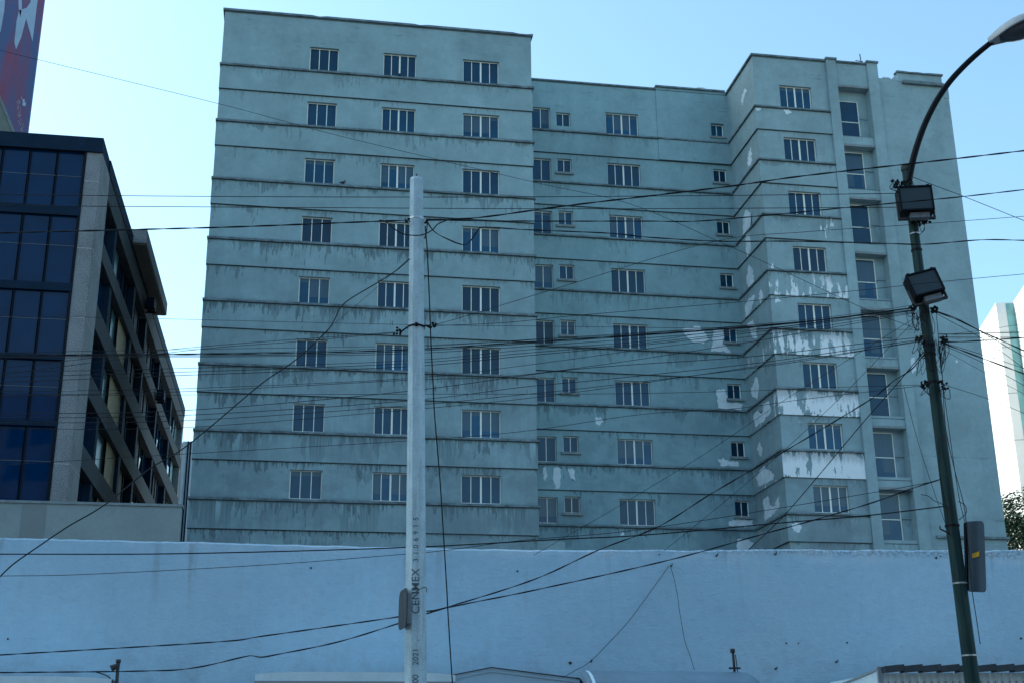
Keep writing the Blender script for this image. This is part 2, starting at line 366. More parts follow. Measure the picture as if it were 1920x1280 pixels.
for n in rows:
    b = zl(n)+0.13
    for k, x, wd in ((W3, -0.21, 1.40), (W4N, 3.36, 1.62), (W4, 7.29, 1.80)):
        holes1[n].append((x, x+wd, b, b+1.28)); put_window(k, x, D, b)
    for k, x, wd, bb, h in ((W2T, 11.51, 1.0, b+.01, 1.26), (W2S, 12.83, .78, zl(n)+(.38 if n == 1 else .66), .80),
                            (W4, 15.54, 1.80, b, 1.28), (W2D, 21.39, .73, zl(n)+(.42 if n == 1 else .70), .78)):
        holes2[n].append((x, x+wd, bb, bb+h)); put_window(k, x, D2, bb)
        if wd < 0.9 and not (n == 1 and wd > 0.75):
            sills = MB(); sills.box(x-0.10, x+wd+0.10, D2-0.12, D2+0.12, bb-0.13, bb-0.015); sills.build('window_sill', M_SILL, apt)
    holes3[n].append((23.75, 25.47, b, b+1.28)); put_window(W4R, 23.75, D, b)

def dirt_of(n): return min(1.0, 0.30+0.10*n)
# left block ---------------------------------------------------------
mb = MB()
for n in range(1, 10):
    top = ZR if n == 1 else zl(n-1)-DL
    bot = zl(n) if n < 9 else 0
    if n == 9: top = zl(8)-DL
    a = (dirt_of(n), 0.0 if n != 9 else 0)
    front(mb, XL, XR, bot, top, D, holes1[n] if n < 9 else [], 0.22, a)
    mb.face([(XL,BK,bot),(XL,D,bot),(XL,D,top),(XL,BK,top)], 0, a)
    mb.face([(XR,D,bot),(XR,BK,bot),(XR,BK,top),(XR,D,top)], 0, a)
    if n < 9: mb.box(XL-.03, XR+.03, D-PB, BK+.03, zl(n)-DL, zl(n)-0.0, 0, (dirt_of(n)*1.25, 0))
mb.face([(XL,D,ZR-0.3),(XR,D,ZR-0.3),(XR,BK,ZR-0.3),(XL,BK,ZR-0.3)])
mb.face([(XL,BK,0),(XR,BK,0),(XR,BK,ZR),(XL,BK,ZR)])
mb.box(XL+0.12, XR+1.2, D-0.05, D+3, 0, 11.62, 0, (1.0, 0))
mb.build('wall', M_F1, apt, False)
# recessed middle -----------------------------------------------------
mb = MB(); XS = 18.38
for n in range(1, 10):
    top = ZR if n == 1 else zl(n-1)-DL
    bot = zl(n) if n < 9 else 0
    if n == 9: top = zl(8)-DL
    a = (dirt_of(n)*0.55, 0.12)
    if n == 1:
        front(mb, XR, XS, bot, top, D2, [h for h in holes2[1] if h[0] < XS], 0.22, a)
        front(mb, XS, XC, bot, top+0.12, D2-0.06, [h for h in holes2[1] if h[0] > XS], 0.28, a)
        mb.face([(XS,D2,bot),(XS,D2-0.06,bot),(XS,D2-0.06,top+0.12),(XS,D2,top+0.12)], 0, a)
    else: front(mb, XR, XC, bot, top, D2, holes2[n] if n < 9 else [], 0.22, a)
    if n < 9:
        mb.box(XR+PB+.002, XC-PB-.002, D2-PB, D2+0.3, zl(n)-DL, zl(n), 0, (dirt_of(n)*0.6, 0.14 if n not in (4, 7) else 0.20), 'lrk')
        if n == 1: mb.box(XS, XC-PB-.002, D2-PB-.06, D2-PB, zl(n)-DL, zl(n), 0, (0.2, 0.16), 'rk')
mb.face([(XR,D2,ZR-0.3),(XC,D2,ZR-0.3),(XC,BK,ZR-0.3),(XR,BK,ZR-0.3)])
mb.face([(XR,BK,0),(XC,BK,0),(XC,BK,ZR),(XR,BK,ZR)])
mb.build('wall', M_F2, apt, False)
# right wing ----------------------------------------------------------
XA = 26.40                                           # the first pilaster
PEEL = {1: .22, 2: .34, 3: .42, 4: .62, 5: .72, 6: .80, 7: .82, 8: .26, 9: .15}
mb = MB()
for n in range(1, 10):
    top = ZR if n == 1 else zl(n-1)-DL
    bot = zl(n) if n < 9 else 0
    if n == 9: top = zl(8)-DL
    a = (dirt_of(n)*0.5, {1: .12, 2: .2, 3: .26, 4: .42, 5: .34}.get(n, .25))
    front(mb, XC, XA, bot, top, D, holes3[n] if n < 9 else [], 0.22, a)
    mb.face([(XC,BK,bot),(XC,D,bot),(XC,D,top),(XC,BK,top)], 0, (max(.2, dirt_of(n)*0.4), 0.16))
    if n < 9: mb.box(XC-PB, XA-0.004, D-PB, BK, zl(n)-DL, zl(n), 0, (dirt_of(n)*0.9, PEEL[n]), 'kl')
    if n < 9: mb.face([(XC-PB,BK,zl(n)-DL),(XC-PB,D-PB,zl(n)-DL),(XC-PB,D-PB,zl(n)),(XC-PB,BK,zl(n))], 0, (dirt_of(n)*0.5, {4: .36, 5: .52, 6: .5, 7: .45}.get(n, .18)))
# stair bay
P0, P1, P2, P3 = XA, 26.92, 28.66, 29.24
mb.box(P0, P1, D-0.14, BK, 0, ZR+0.07, 0, (0.1, 0.06))
mb.box(P2, P3, D-0.14, BK, 0, ZR+0.07, 0, (0.1, 0.06))
SW = [(35.13-2.975*i) for i in range(8)]              # heads of the stair windows
top = ZR
for i, h in enumerate(SW):
    rec_top = h+0.10 if i else h+0.55
    front(mb, P1, P2, rec_top, top, D-0.04, [], 0, (0.25, 0.05))
    mb.face([(P1,D-0.04,rec_top),(P2,D-0.04,rec_top),(P2,D+0.42,rec_top),(P1,D+0.42,rec_top)], 0, (0.3, 0))
    bot_ = h-2.28
    front(mb, P1, P2, bot_, rec_top, D+0.40, [(27.12, 28.18, h-2.28, h)], 0.1, (0.35, 0.05))
    mb.face([(P1,D-0.04,bot_),(P2,D-0.04,bot_),(P2,D+0.42,bot_),(P1,D+0.42,bot_)], 0, (0.3, 0))
    put_window(WST, 27.12, D+0.40, h-2.28, 0.02)
    top = bot_
front(mb, P1, P2, 0, top, D-0.04, [], 0, (0.3, 0.05))
# blank gable wall
ZB = 36.42
mb.box(P3, XE, D, BK-0.01, 0, ZB, 0, (0.12, 0.07))
mb.box(30.40, 32.90, D+0.02, D+1.6, ZB, 36.84, 0, (0.1, 0.05))
mb.box(32.90, XE+0.02, D-0.02, D+0.6, ZB-0.9, ZB-0.02, 0, (0.1, 0.05))
mb.face([(XC,D,ZR-0.3),(P3,D,ZR-0.3),(P3,BK,ZR-0.3),(XC,BK,ZR-0.3)])
mb.face([(XC,BK,0),(P0,BK,0),(P0,BK,ZR),(XC,BK,ZR)])
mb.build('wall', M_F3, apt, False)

# ledges (string courses) ---------------------------------------------
LH = 0.085
def ragged_cap(mb, x0, x1, y0, y1, z0, z1, n=40, amp=0.03, axis='x'):
    # coping with a slightly chipped front edge
    rng = random.Random(int(x0*31+y0*7+z0*3)); L = (x1-x0) if axis == 'x' else (y1-y0)
    k = max(2, int(L/0.35)); p = None
    for i in range(k+1):
        s = i/k; j = rng.uniform(-1, 1)*amp*0.35; c = -amp if rng.random() < 0.05 else 0
        if axis == 'x': q = [(x0+L*s, y0+j*0.4-c*0, z0+j*0.3), (x0+L*s, y0+j*0.5, z1+c+j*0.3), (x0+L*s, y1, z1+c+j*0.3), (x0+L*s, y1, z0)]
        else: q = [(x0+j*0.4, y0+L*s, z0+j*0.3), (x0+j*0.5, y0+L*s, z1+c), (x1, y0+L*s, z1+c), (x1, y0+L*s, z0)]
        ids = [mb.vert(v) for v in q]
        if p:
            for e in range(4): mb.facei((p[e], p[(e+1)%4], ids[(e+1)%4], ids[e]))
        else: mb.facei(ids)
        p = ids
    mb.facei(p[::-1])
for n in rows:
    z0 = zl(n)
    mb = MB(); ragged_cap(mb, XL-0.06, XR+0.10, D-0.16, D+0.02, z0-0.012, z0+LH)
    mb.box(XL-0.06, XL, D+0.02, BK, z0-0.012, z0+LH); mb.box(XR, XR+0.10, D+0.02, BK, z0-0.012, z0+LH)
    mb.build('ledge', M_LEDGE, apt)
    mb = MB(); ragged_cap(mb, XR+0.18, XC-0.18, D2-0.17, D2+0.02, z0-0.012, z0+LH-0.02); mb.build('ledge', M_LEDGE, apt)
    mb = MB(); ragged_cap(mb, XC-0.15, XA-0.01, D-0.17, D+0.02, z0-0.012, z0+LH-0.02)
    ragged_cap(mb, XC-0.15, XC+0.0, D+0.02, D2-0.18, z0-0.012, z0+LH-0.02, axis='y')
    mb.build('ledge', M_LEDGE, apt)
mb = MB(); ragged_cap(mb, XL-0.08, XR+0.10, D-0.10, D+0.15, ZR-0.02, ZR+0.09, amp=0.05)
mb.box(XL-0.08, XL+0.15, D+0.15, BK, ZR-0.02, ZR+0.09); mb.box(XR-0.15, XR+0.10, D+0.15, BK, ZR-0.02, ZR+0.09)
mb.build('coping', M_LEDGE, apt)
mb = MB(); ragged_cap(mb, XR+0.11, XS-0.01, D2-0.08, D2+0.15, ZR-0.02, ZR+0.06); ragged_cap(mb, XS-0.03, XC-0.11, D2-0.16, D2+0.15, ZR+0.10, ZR+0.19)
mb.build('coping', M_LEDGE, apt)
mb = MB(); ragged_cap(mb, XC-0.09, P0-0.01, D-0.09, D+0.15, ZR-0.02, ZR+0.08); ragged_cap(mb, P1+0.05, P2-0.05, D-0.12, D+0.15, ZR-0.02, ZR+0.06)
mb.box(XC-0.09, XC+0.15, D+0.15, BK, ZR-0.02, ZR+0.08)
for a, b in ((P0, P1), (P2, P3)): mb.box(a-0.05, b+0.05, D-0.22, D+0.2, ZR+0.05, ZR+0.15)
mb.build('coping', M_LEDGE, apt)
mb = MB(); ragged_cap(mb, 30.34, 32.96, D-0.08, D+0.3, 36.84, 36.93); ragged_cap(mb, 30.60, 32.86, D-0.18, D-0.002, 36.17, 36.34)
ragged_cap(mb, 29.6, XE+0.1, D-0.14, D-0.002, 12.17, 12.28)
mb.build('ledge', M_LEDGE, apt)
mb = MB()
for h in SW:
    t_ = h+0.10 if h != SW[0] else h+0.55
    mb.box(P1+0.004, P2-0.004, D-0.09, D-0.03, t_-0.01, t_+0.11)
mb.build('lintel', M_SILL, apt)

# bare render patches where the paint sheet has come off: ragged 4 mm thick skins, part of one child
def jag(pts, amp, seed, sub=5):
    rng = random.Random(seed); out = []
    for i in range(len(pts)):
        a, b = pts[i], pts[(i+1)%len(pts)]
        for k in range(sub):
            s = k/sub; out.append((a[0]+(b[0]-a[0])*s+rng.uniform(-amp, amp), a[1]+(b[1]-a[1])*s+rng.uniform(-amp, amp)))
    return out
def patch_on(pts, plane, val, amp=1.6, seed=1):
    q = jag(pts, amp, seed)
    P = [at(x, y, val) if plane == 'Y' else atX(x, y, val) for x, y in q]
    patch = MB(); patch.prism(P, (0, 0.006, 0) if plane == 'Y' else (0.006, 0, 0)); patch.build('peeled_patch', M_PATCH, apt)
y2, y2b = D2-0.006, D2-PB-0.006
patch_on([(1280,616),(1310,612),(1322,625),(1330,637),(1318,643),(1298,640),(1284,628)], 'Y', y2, 2, 1)
patch_on([(1336,617),(1356,617),(1357,640),(1364,652),(1370,660),(1333,657),(1336,640)], 'Y', y2, 1.8, 2)
patch_on([(1344,730),(1358,729),(1363,742),(1362,752),(1392,757),(1390,766),(1346,765)], 'Y', y2, 1.8, 3)
patch_on([(1346,862),(1356,858),(1366,863),(1384,866),(1384,874),(1352,873)], 'Y', y2, 1.8, 4)
patch_on([(1367,975),(1380,973),(1410,974),(1412,984),(1392,987),(1366,984)], 'Y', y2, 1.6, 5)
patch_on([(1382,1009),(1402,1009),(1412,1018),(1404,1032),(1382,1032)], 'Y', y2b, 1.6, 6)
patch_on([(1116,782),(1128,782),(1130,790),(1124,798),(1117,793)], 'Y', y2b, 1.2, 7)
patch_on([(1019,876),(1024,876),(1027,890),(1022,903),(1019,893)], 'Y', y2b, 1.4, 8)
patch_on([(1038,876),(1050,876),(1052,890),(1050,914),(1042,916),(1038,898)], 'Y', y2b, 1.6, 9)
patch_on([(1064,879),(1075,877),(1078,900),(1072,898)], 'Y', y2b, 1.6, 10)
patch_on([(1166,995),(1170,998),(1170,1003),(1164,1003)], 'Y', y2b, .7, 11)
# the return wall of the right wing
xr_, xrb = XC-0.006, XC-PB-0.006
patch_on([(1389,186),(1396,166),(1400,170),(1396,182),(1392,198)], 'X', xr_, 1.0, 20)
patch_on([(1403,290),(1407,276),(1409,290),(1409,308),(1403,314),(1401,304)], 'X', xr_, 1.3, 21)
patch_on([(1393,368),(1400,350),(1405,352),(1406,370),(1398,380),(1394,382)], 'X', xr_, 1.3, 22)
patch_on([(1392,408),(1399,394),(1407,400),(1406,430),(1400,446),(1393,440)], 'X', xrb, 1.5, 23)
patch_on([(1397,448),(1405,440),(1408,468),(1401,482)], 'X', xrb, 1.3, 24)
patch_on([(1399,520),(1405,496),(1412,510),(1414,528),(1404,545)], 'X', xr_, 1.6, 25)
patch_on([(1396,580),(1402,560),(1415,552),(1413,570),(1404,590),(1398,595)], 'X', xrb, 1.5, 26)
patch_on([(1422,560),(1427,538),(1430,556),(1426,570)], 'X', xrb, 1.3, 27)
patch_on([(1402,608),(1412,600),(1418,612),(1419,636),(1410,632)], 'X', xr_, 1.6, 28)
patch_on([(1408,728),(1418,706),(1423,720),(1420,748),(1410,740)], 'X', xr_, 1.6, 29)
patch_on([(1412,782),(1420,765),(1428,776),(1432,756),(1442,750),(1446,770),(1430,790),(1416,800)], 'X', xrb, 1.8, 30)
patch_on([(1420,840),(1424,828),(1430,842),(1426,856)], 'X', xr_, 1.2, 31)
patch_on([(1418,895),(1430,872),(1440,880),(1452,890),(1448,900),(1424,910)], 'X', xrb, 1.8, 32)
patch_on([(1431,935),(1440,928),(1443,945),(1450,950),(1461,930),(1462,952),(1445,968),(1434,976)], 'X', xr_, 1.6, 33)
y3, y3b = D-0.006, D-PB-0.006
patch_on([(1469,206),(1480,206),(1484,212),(1474,215)], 'Y', y3b, 1.0, 40)
patch_on([(1417,203),(1427,203),(1426,207),(1419,208)], 'Y', y3b, .8, 41)
patch_on([(1452,560),(1460,558),(1463,566),(1454,568)], 'Y', y3, 1.2, 42)
patch_on([(1484,982),(1496,978),(1503,986),(1500,998),(1488,994)], 'Y', y3b, 1.4, 43)
patch_on([(1706,675),(1714,669),(1718,690),(1712,700),(1706,690)], 'Y', y3, 1.6, 44)
patch_on([(1792,674),(1797,676),(1795,680),(1791,679)], 'Y', y3, .6, 45)

# things on the roofs ---------------------------------------------------
def rooftop_vent(p, label, sc=1.0):
    t = thing('roof_vent', p, label, 'roof vent', 'roof vents on the block')
    mb = MB(); mb.box(p[0]-.28*sc, p[0]+.28*sc, p[1]-.25, p[1]+.25, p[2], p[2]+.22*sc)
    mb.build('vent_box', M_SILL, t)
    mb = MB(); mb.box(p[0]-.22*sc, p[0]+.22*sc, p[1]-.2, p[1]+.2, p[2]+.22*sc, p[2]+.34*sc)
    mb.tube([(p[0]-.36*sc, p[1], p[2]), (p[0]-.36*sc, p[1], p[2]+.26*sc)], .05*sc); mb.tube([(p[0]+.38*sc, p[1], p[2]), (p[0]+.38*sc, p[1], p[2]+.22*sc)], .05*sc)
    mb.build('vent_cowl', M_PATCH, t)
rooftop_vent(at(1317, 171, D2)+Vector((0, .4, 0.0)), 'small pale vent box on the parapet of the recessed middle block', 1.0)
rooftop_vent(at(1667, 147, D)+Vector((0, .5, -.03)), 'small pale vent box on the blank wall of the right wing', .8)
p = at(1616, 122, D+0.5); tp = at(1612, 102, D+0.5)
ant = thing('antenna', p, 'thin black aerial mast on the roof edge of the right wing', 'antenna')
mb = MB(); mb.tube([p-Vector((0, 0, .4)), tp], .03, 6); mb.build('mast', mottled('black_iron', (0.03, 0.03, 0.035), .3, 5, .6), ant)
mb = MB(); mb.tube([p.lerp(tp, .35)-Vector((.32, 0, 0)), p.lerp(tp, .3)+Vector((.1, 0, .0))], .025, 5); mb.build('crossbar', mottled('black_iron', (0.03, 0.03, 0.035), .3, 5, .6), ant)

# ------------------------------------------------------------------ office building on the left
M_GRAN = NT('speckled_granite'); _n = M_GRAN.noise(M_GRAN.obj, 24.0, 3, 0.8); _b = M_GRAN.noise(M_GRAN.obj, 0.8, 4)
_f = M_GRAN.lin(M_GRAN.math('ADD', M_GRAN.math('MULTIPLY', _n, .8), M_GRAN.math('MULTIPLY', _b, .2)), .40, .60, 0, 1)
M_GRAN = M_GRAN.out(M_GRAN.mix(_f, (0.10, 0.105, 0.115), (0.34, 0.34, 0.35)), .8)
M_DARK = mottled('dark_bronze_cladding', (0.008, 0.022, 0.045), .25, 2, .7, spec=.1)
M_MULL = mottled('black_mullion', (0.004, 0.007, 0.013), .2, 5, .6, spec=.15)
M_BLIND = mottled('sunlit_blind', (0.80, 0.62, 0.38), .2, 2, .8)  # bright warm colour stands in for sunlight coming through the office interior
M_TEAL = glass_mat('pale_glass', (0.10, 0.22, 0.24), .3, .4, .2)
M_SOFFIT = mottled('brown_soffit', (0.20, 0.18, 0.15), .2, 2, .9)
OX, OY = -8.39, 50.0
off = thing('office_building', (OX-8, OY, 0), 'dark glass office building with speckled granite corner and banded side, behind the cream wall', 'building')
bands = [(26.15, 26.80), (23.29, 23.68), (20.05, 20.38), (17.21, 17.42), (14.56, 14.77), (11.2, 11.5)]
sdir = Vector((0.5, 41, 0)).normalized(); snrm = Vector((sdir.y, -sdir.x, 0))
def sp(s, z, d=0): q = Vector((OX, OY, 0))+sdir*s+snrm*d; return (q.x, q.y, z)
def sbox(mb, s0, s1, d0, d1, z0, z1, mi=0):
    P = [sp(s0, z0, d0), sp(s1, z0, d0), sp(s1, z0, d1), sp(s0, z0, d1)]
    mb.prism(P, (0, 0, z1-z0), mi)
# granite corner and side wall with strip openings
mb = MB(); mb.box(-9.0, OX-0.02, OY, OY+2.0, 0, 26.15)
SOPEN = [(25.1, 23.15), (22.35, 20.35), (19.35, 17.4), (16.45, 14.45), (13.55, 11.0)]
L_ = 41.0
mb.build('wall', M_GRAN, off); mb = MB(); sbox(mb, 0.02, 2.2, -0.5, 0.0, 0, 26.15)
zt = 26.15
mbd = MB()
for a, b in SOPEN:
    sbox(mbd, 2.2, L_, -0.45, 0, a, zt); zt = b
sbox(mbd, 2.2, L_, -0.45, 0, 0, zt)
mbd.build('side_band', mottled('shade_dark_stone', (0.040, 0.052, 0.062), .35, 1.2, .85), off)  # darker stone colour paints in the shade of the side wall
for s0 in (40.2,): sbox(mb, s0, L_+.002, -0.46, -0.004, 0, 26.1)
mb.build('wall', M_GRAN, off)
mb = MB()
for z in (24.85, 21.9, 18.95, 16.0, 13.1):
    mb.box(-8.99, OX-0.03, OY-0.006, OY, z, z+0.03); sbox(mb, .03, 2.15, 0.0, 0.006, z, z+.03)
mb.build('panel_joint', mottled('pale_mortar', (0.42, 0.42, 0.42), .2, 3, .9), off)
mb = MB(); sbox(mb, 2.2, L_, -3.0, -1.2, 0.2, 26.0); mb.box(-30, -9.05, OY+0.5, OY+30, 0, 26.1); mb.build('core', M_MULL, off)
mb = MB()
for z0, z1 in bands[1:]: mb.box(-30, -9.02, OY-0.04, OY+0.49, z0, z1)
mb.build('spandrel', M_DARK, off)
mb = MB(); mb.box(-30, OX-0.0, OY-0.10, OY+2, 26.15, 26.80); sbox(mb, 1.95, L_, -3, 0.03, 26.16, 26.79); mb.box(-30, -10.5, OY+2, OY+36, 26.2, 26.7)
mb.build('cornice', M_DARK, off)
mb = MB()
for (z0, z1) in zip([b[0] for b in bands[:-1]], [b[1] for b in bands[1:]]):
    x = -9.06
    mb.box(-9.10, -9.005, OY-0.03, OY+0.4, z1, z0)
    while x > -29:
        x -= 1.065; mb.box(x-0.022, x+0.022, OY+0.03, OY+0.2, z1, z0)
mb.build('mullion', M_MULL, off)
mb = MB(); rng = random.Random(3)
for (z0, z1) in zip([b[0] for b in bands[:-1]], [b[1] for b in bands[1:]]):
    x = -9.10
    while x > -29:
        j, k = rng.uniform(-.004, .004), rng.uniform(-.004, .004); zm = z1+(z0-z1)*.56
        for a, b in ((z1+.003, zm-.012), (zm+.012, z0-.003)):
            mb.face([(x-1.03, OY+.10+j, a), (x-.035, OY+.10-j, a), (x-.035, OY+.10-j+k, b), (x-1.03, OY+.10+j+k, b)])
        x -= 1.065
mb.build('curtain_glass', M_OGLASS, off, False)
mb = MB()
for (z0, z1) in list(zip([b[0] for b in bands[:-1]], [b[1] for b in bands[1:]])):
    zm = z1+(z0-z1)*.56; mb.box(-29, -9.11, OY+.085, OY+.105, zm-.010, zm+.010)
mb.build('transom', mottled('dull_aluminium', (0.10, 0.11, 0.13), .2, 4, .4), off)
# strip windows on the side
rng = random.Random(11)
names = [('strip_glass', M_OGLASS), ('blind', M_BLIND), ('pale_pane', M_TEAL), ('shutter', M_MULL)]
def quad(P, ki):
    b_ = MB(); b_.face(P); b_.build(names[ki][0], names[ki][1], off, False)
for r_, (zt, zb) in enumerate(SOPEN):
    s = 2.3
    while s < 40:
        wd = rng.choice([1.2, 1.6, 2.0, 2.4]); k = rng.random()
        if s < 5.5: ki = 0
        elif s < 8: ki = 2 if k < .6 else 0
        elif s < 12: ki = 1 if r_ > 0 else 0
        elif s < 22: ki = 3 if k < .7 else 0
        elif s < 36: ki = 0 if k < .8 else 3
        else: ki = 2  # pale panes at the far end stand in for bright sky
        hz = zb+(zt-zb)*(rng.uniform(.0, .4) if ki == 2 and s < 30 else 0); dp = -.36 if ki != 1 else -.22
        quad([sp(s, hz, dp), sp(s+wd, hz, dp+rng.uniform(-.02, .02)), sp(s+wd, zt, dp), sp(s, zt, dp)], ki)
        if hz > zb: quad([sp(s, zb, -.37), sp(s+wd, zb, -.37), sp(s+wd, hz, -.37), sp(s, hz, -.37)], 0)
        fr = MB(); sbox(fr, s-.04, s+.04, -.40, -.30, zb, zt); fr.build('strip_mullion', M_MULL, off); s += wd
for s0 in (5.2, 12.4, 17.6, 25.0, 32.5):
    fr = MB(); sbox(fr, s0, s0+.55, -.45, -.04, 11, 26); fr.build('pier', M_DARK, off)
mb = MB(); sbox(mb, 10.0, 20.4, 0.032, 0.66, 26.42, 27.12); sbox(mb, 10.0, 20.4, -1.0, 0.03, 26.80, 27.12); mb.build('roof_overhang', M_GRAN, off)
mb = MB(); sbox(mb, 10.1, 20.3, 0.034, 0.60, 26.36, 26.418); mb.build('soffit', M_SOFFIT, off)
def wall_ac(s, z, label):
    q = Vector(sp(s, z, .35)); t = thing('air_conditioner', q, label, 'air conditioner', 'air conditioners on the office side')
    mb = MB(); sbox(mb, s-.45, s+.45, .08, .5, z, z+.55); mb.build('casing', M_DARK, t)
    mb = MB(); sbox(mb, s-.35, s-.30, 0.0, .55, z-.06, z-.005); sbox(mb, s+.30, s+.35, 0.0, .55, z-.06, z-.005); mb.build('bracket', M_MULL, t)
wall_ac(16.5, 25.3, 'dark air conditioner box under the roof overhang of the office side wall')
wall_ac(24.0, 22.5, 'dark air conditioner box on the office side wall, one storey below the overhang')

# cream wall in front of the office
M_CREAM = mottled('cream_render', (0.27, 0.31, 0.31), .15, .7, .9, bump=.2)
cw = thing('cream_wall', (-15, 47, 0), 'plain cream rendered wall in front of the office building, above the white street wall', 'wall')
mb = MB(); mb.box(-40, -3.93, 47, 47.4, 0, 10.98); mb.build('wall_body', M_CREAM, cw)
mb = MB(); ragged_cap(mb, -40, -3.88, 46.95, 47.45, 10.98, 11.07); mb.build('coping', M_SILL, cw)
mb = MB(); mb.box(-9.35, -8.55, 46.986, 46.999, 0, 10.97); mb.build('painted_patch', mottled('buff_patch', (0.22, 0.24, 0.24), .12, 1, .9), cw)
rl = thing('railing', (-7, 49.2, 11), 'thin dark metal railing along the foot of the office side wall', 'railing')
mb = MB()
rp = [Vector((-7.9, 51.5, 0)), Vector((-7.2, 60, 0)), Vector((-6.6, 80, 0))]
for i in range(3):
    for h_ in ((12.2),): pass
mb.tube([sp(1.5, 12.0, .9), sp(41, 12.0, .9)], .03, 6); mb.build('rail', M_MULL, rl)
for s in range(2, 42, 5):
    mb = MB(); mb.tube([sp(s, 0.1, .9), sp(s, 12.0, .9)], .025, 6); mb.build('post', M_MULL, rl)

# slot between the office and the block: a far pale building
pb = thing('pale_building', (-7.9, 110, 0), 'pale narrow building glimpsed in the slot between office and grey block', 'building')
c0, c1, c2 = at(333, 826, 108), at(343, 826, 108), at(372, 826, 108)
mb = MB(); mb.box(c0.x, c1.x, 107.6, 120, 0, c0.z-.2); mb.build('side_wall', M_SOFFIT, pb)
mb = MB(); mb.box(c1.x, c2.x, 108, 120, 0, c0.z); mb.build('wall', mottled('pale_blue_paint', (0.62, 0.70, 0.74), .1, 1, .8), pb)
mb = MB()
for x in (348, 353): q = at(x, 900, 108); mb.box(q.x-.06, q.x+.06, 107.9, 107.99, 0, c0.z)
mb.build('downpipe', M_DARK, pb)

# tall building carrying the printed banner, upper left
q0, q1 = at(85, 0, 90), at(52, 253, 90)
bt = thing('tower_building', (-33, 95, 0), 'tall building wearing a red and violet printed banner, top left behind the office', 'building')
mb = MB(); mb.prism([(-75, 90.2, 0), (q1.x-.15, 90.2, 0), (-33, 115, 0), (-75, 115, 0)], (0, 0, 98)); mb.build('wall', M_SOFFIT, bt)  # height raised to keep sun off the right wing's return wall
t = NT('printed_banner'); x, y, z = t.xyz()
n1 = t.noise(t.vec(t.math('MULTIPLY', x, .9), 0, t.math('MULTIPLY', z, .12)), 1.0, 3); n2 = t.noise(t.vec(t.math('MULTIPLY', x, .35), 4, t.math('MULTIPLY', z, .1)), 1.0, 3)
col = t.mix(t.lin(n1, .38, .62, 0, 1), (0.30, 0.07, 0.13), (0.08, 0.13, 0.28))
col = t.mix(t.lin(n2, .45, .65, 0, .8), col, (0.19, 0.13, 0.27))
M_BAN = t.out(col, .6)
mb = MB(); mb.box(-45, q1.x, 89.98, 90.19, 35, 92); ban = mb.build('banner', M_BAN, bt)
M_PRINT = mottled('pale_print', (0.40, 0.52, 0.66), .12, .5, .6)
pr = MB()
def ban_poly(px, yy=89.97):
    P = [at(x, y, yy) for x, y in px]; pr.prism(P, (0, .008, 0))
ban_poly([(74,-20),(70,5),(61,78),(49,35),(40,70),(30,93),(27,80),(31,40),(36,20),(42,18),(50,15),(57,5),(59,-20)])
ban_poly([(34,-20),(35,14),(38,34),(41,16),(41,-20)])
ban_poly([(-5,-20),(11,-20),(8,20),(1,60),(-5,62)])
rng = random.Random(5)
def blob(cx, cy, rx, ry): ban_poly([(cx+rx*math.cos(k*.7854), cy+ry*math.sin(k*.7854)) for k in range(8)], 89.96)
blob(45.2, 195.5, 3.6, 4.5); blob(44.2, 189, 2.4, 3); blob(40.5, 184, .6, 2.5)
for k in range(46):
    s = k/45; cx = 35+9*s+rng.uniform(-3.4, 3.4)-3*(1-abs(2*s-1)); cy = 188+62*s+rng.uniform(-3, 3)
    a = rng.uniform(-.6, .6); ln = rng.uniform(1.0, 2.4)
    ban_poly([(cx-.35, cy-ln), (cx+.35, cy-ln*.8), (cx+.5+a, cy+ln), (cx-.2+a, cy+ln*.9)], 89.96)
pr.build('printed_shapes', M_PRINT, ban)
gb = thing('gabled_rooftop', at(0, 250, 72), 'grey sloping rooftop corner in front of the banner, left edge above the office', 'rooftop')
mb = MB(); mb.prism([at(-90, -30, 72), at(24, 246, 72), at(24, 300, 72), at(-90, 300, 72)], (0, 6, 0)); mb.build('wall', mottled('grey_lattice_wall', (0.22, 0.24, 0.22), .2, 2, .9), gb)
mb = MB(); mb.prism([at(-90, -30, 71.95), at(-88, -38, 71.95), at(29, 250, 71.95), at(26, 255, 71.95)], (0, 6.1, 0)); mb.build('roof_edge', M_SILL, gb)

# unseen row added across the street for the windows to reflect
M_OPP = mottled('added_opposite_render', (0.17, 0.21, 0.24), .25, .3, .9)
for ox0, ox1, oz, lb_t in ((-75, -22, 37, 'unseen tall block added across the street, reflected in the office glass'), (-21, 14, 22, 'unseen middle block added across the street, reflected in the lower windows'), (16, 60, 28, 'unseen right hand block added across the street, reflected in the stair windows')):
    ob_ = thing('added_opposite_block', ((ox0+ox1)/2, -32, 0), lb_t, 'building')
    mb = MB(); mb.box(ox0, ox1, -45, -24, 0, oz); mb.build('wall', M_OPP, ob_)
    mb = MB()
    for k in range(int(oz/3.4)):
        x = ox0+1.2
        while x < ox1-2: mb.box(x, x+1.9, -24.0, -23.95, 1.2+k*3.4, 2.9+k*3.4); x += 3.3
    o_ = mb.build('added_window_row', M_OGLASS, ob_)

# unseen block added to keep the street in shade
nb = thing('added_shade_block', (-70, 55, 0), 'unseen tall plain block added beyond the left edge to shade the street', 'building')
mb = MB(); mb.box(-120, -31.5, 46, 74, 0, 66); mb.build('wall', M_SOFFIT, nb)
mb = MB()
for k in range(20): mb.box(-119, -32.5, 45.95, 45.99, 2+k*3.2, 3.6+k*3.2)
mb.build('added_window_band', M_OGLASS, nb)

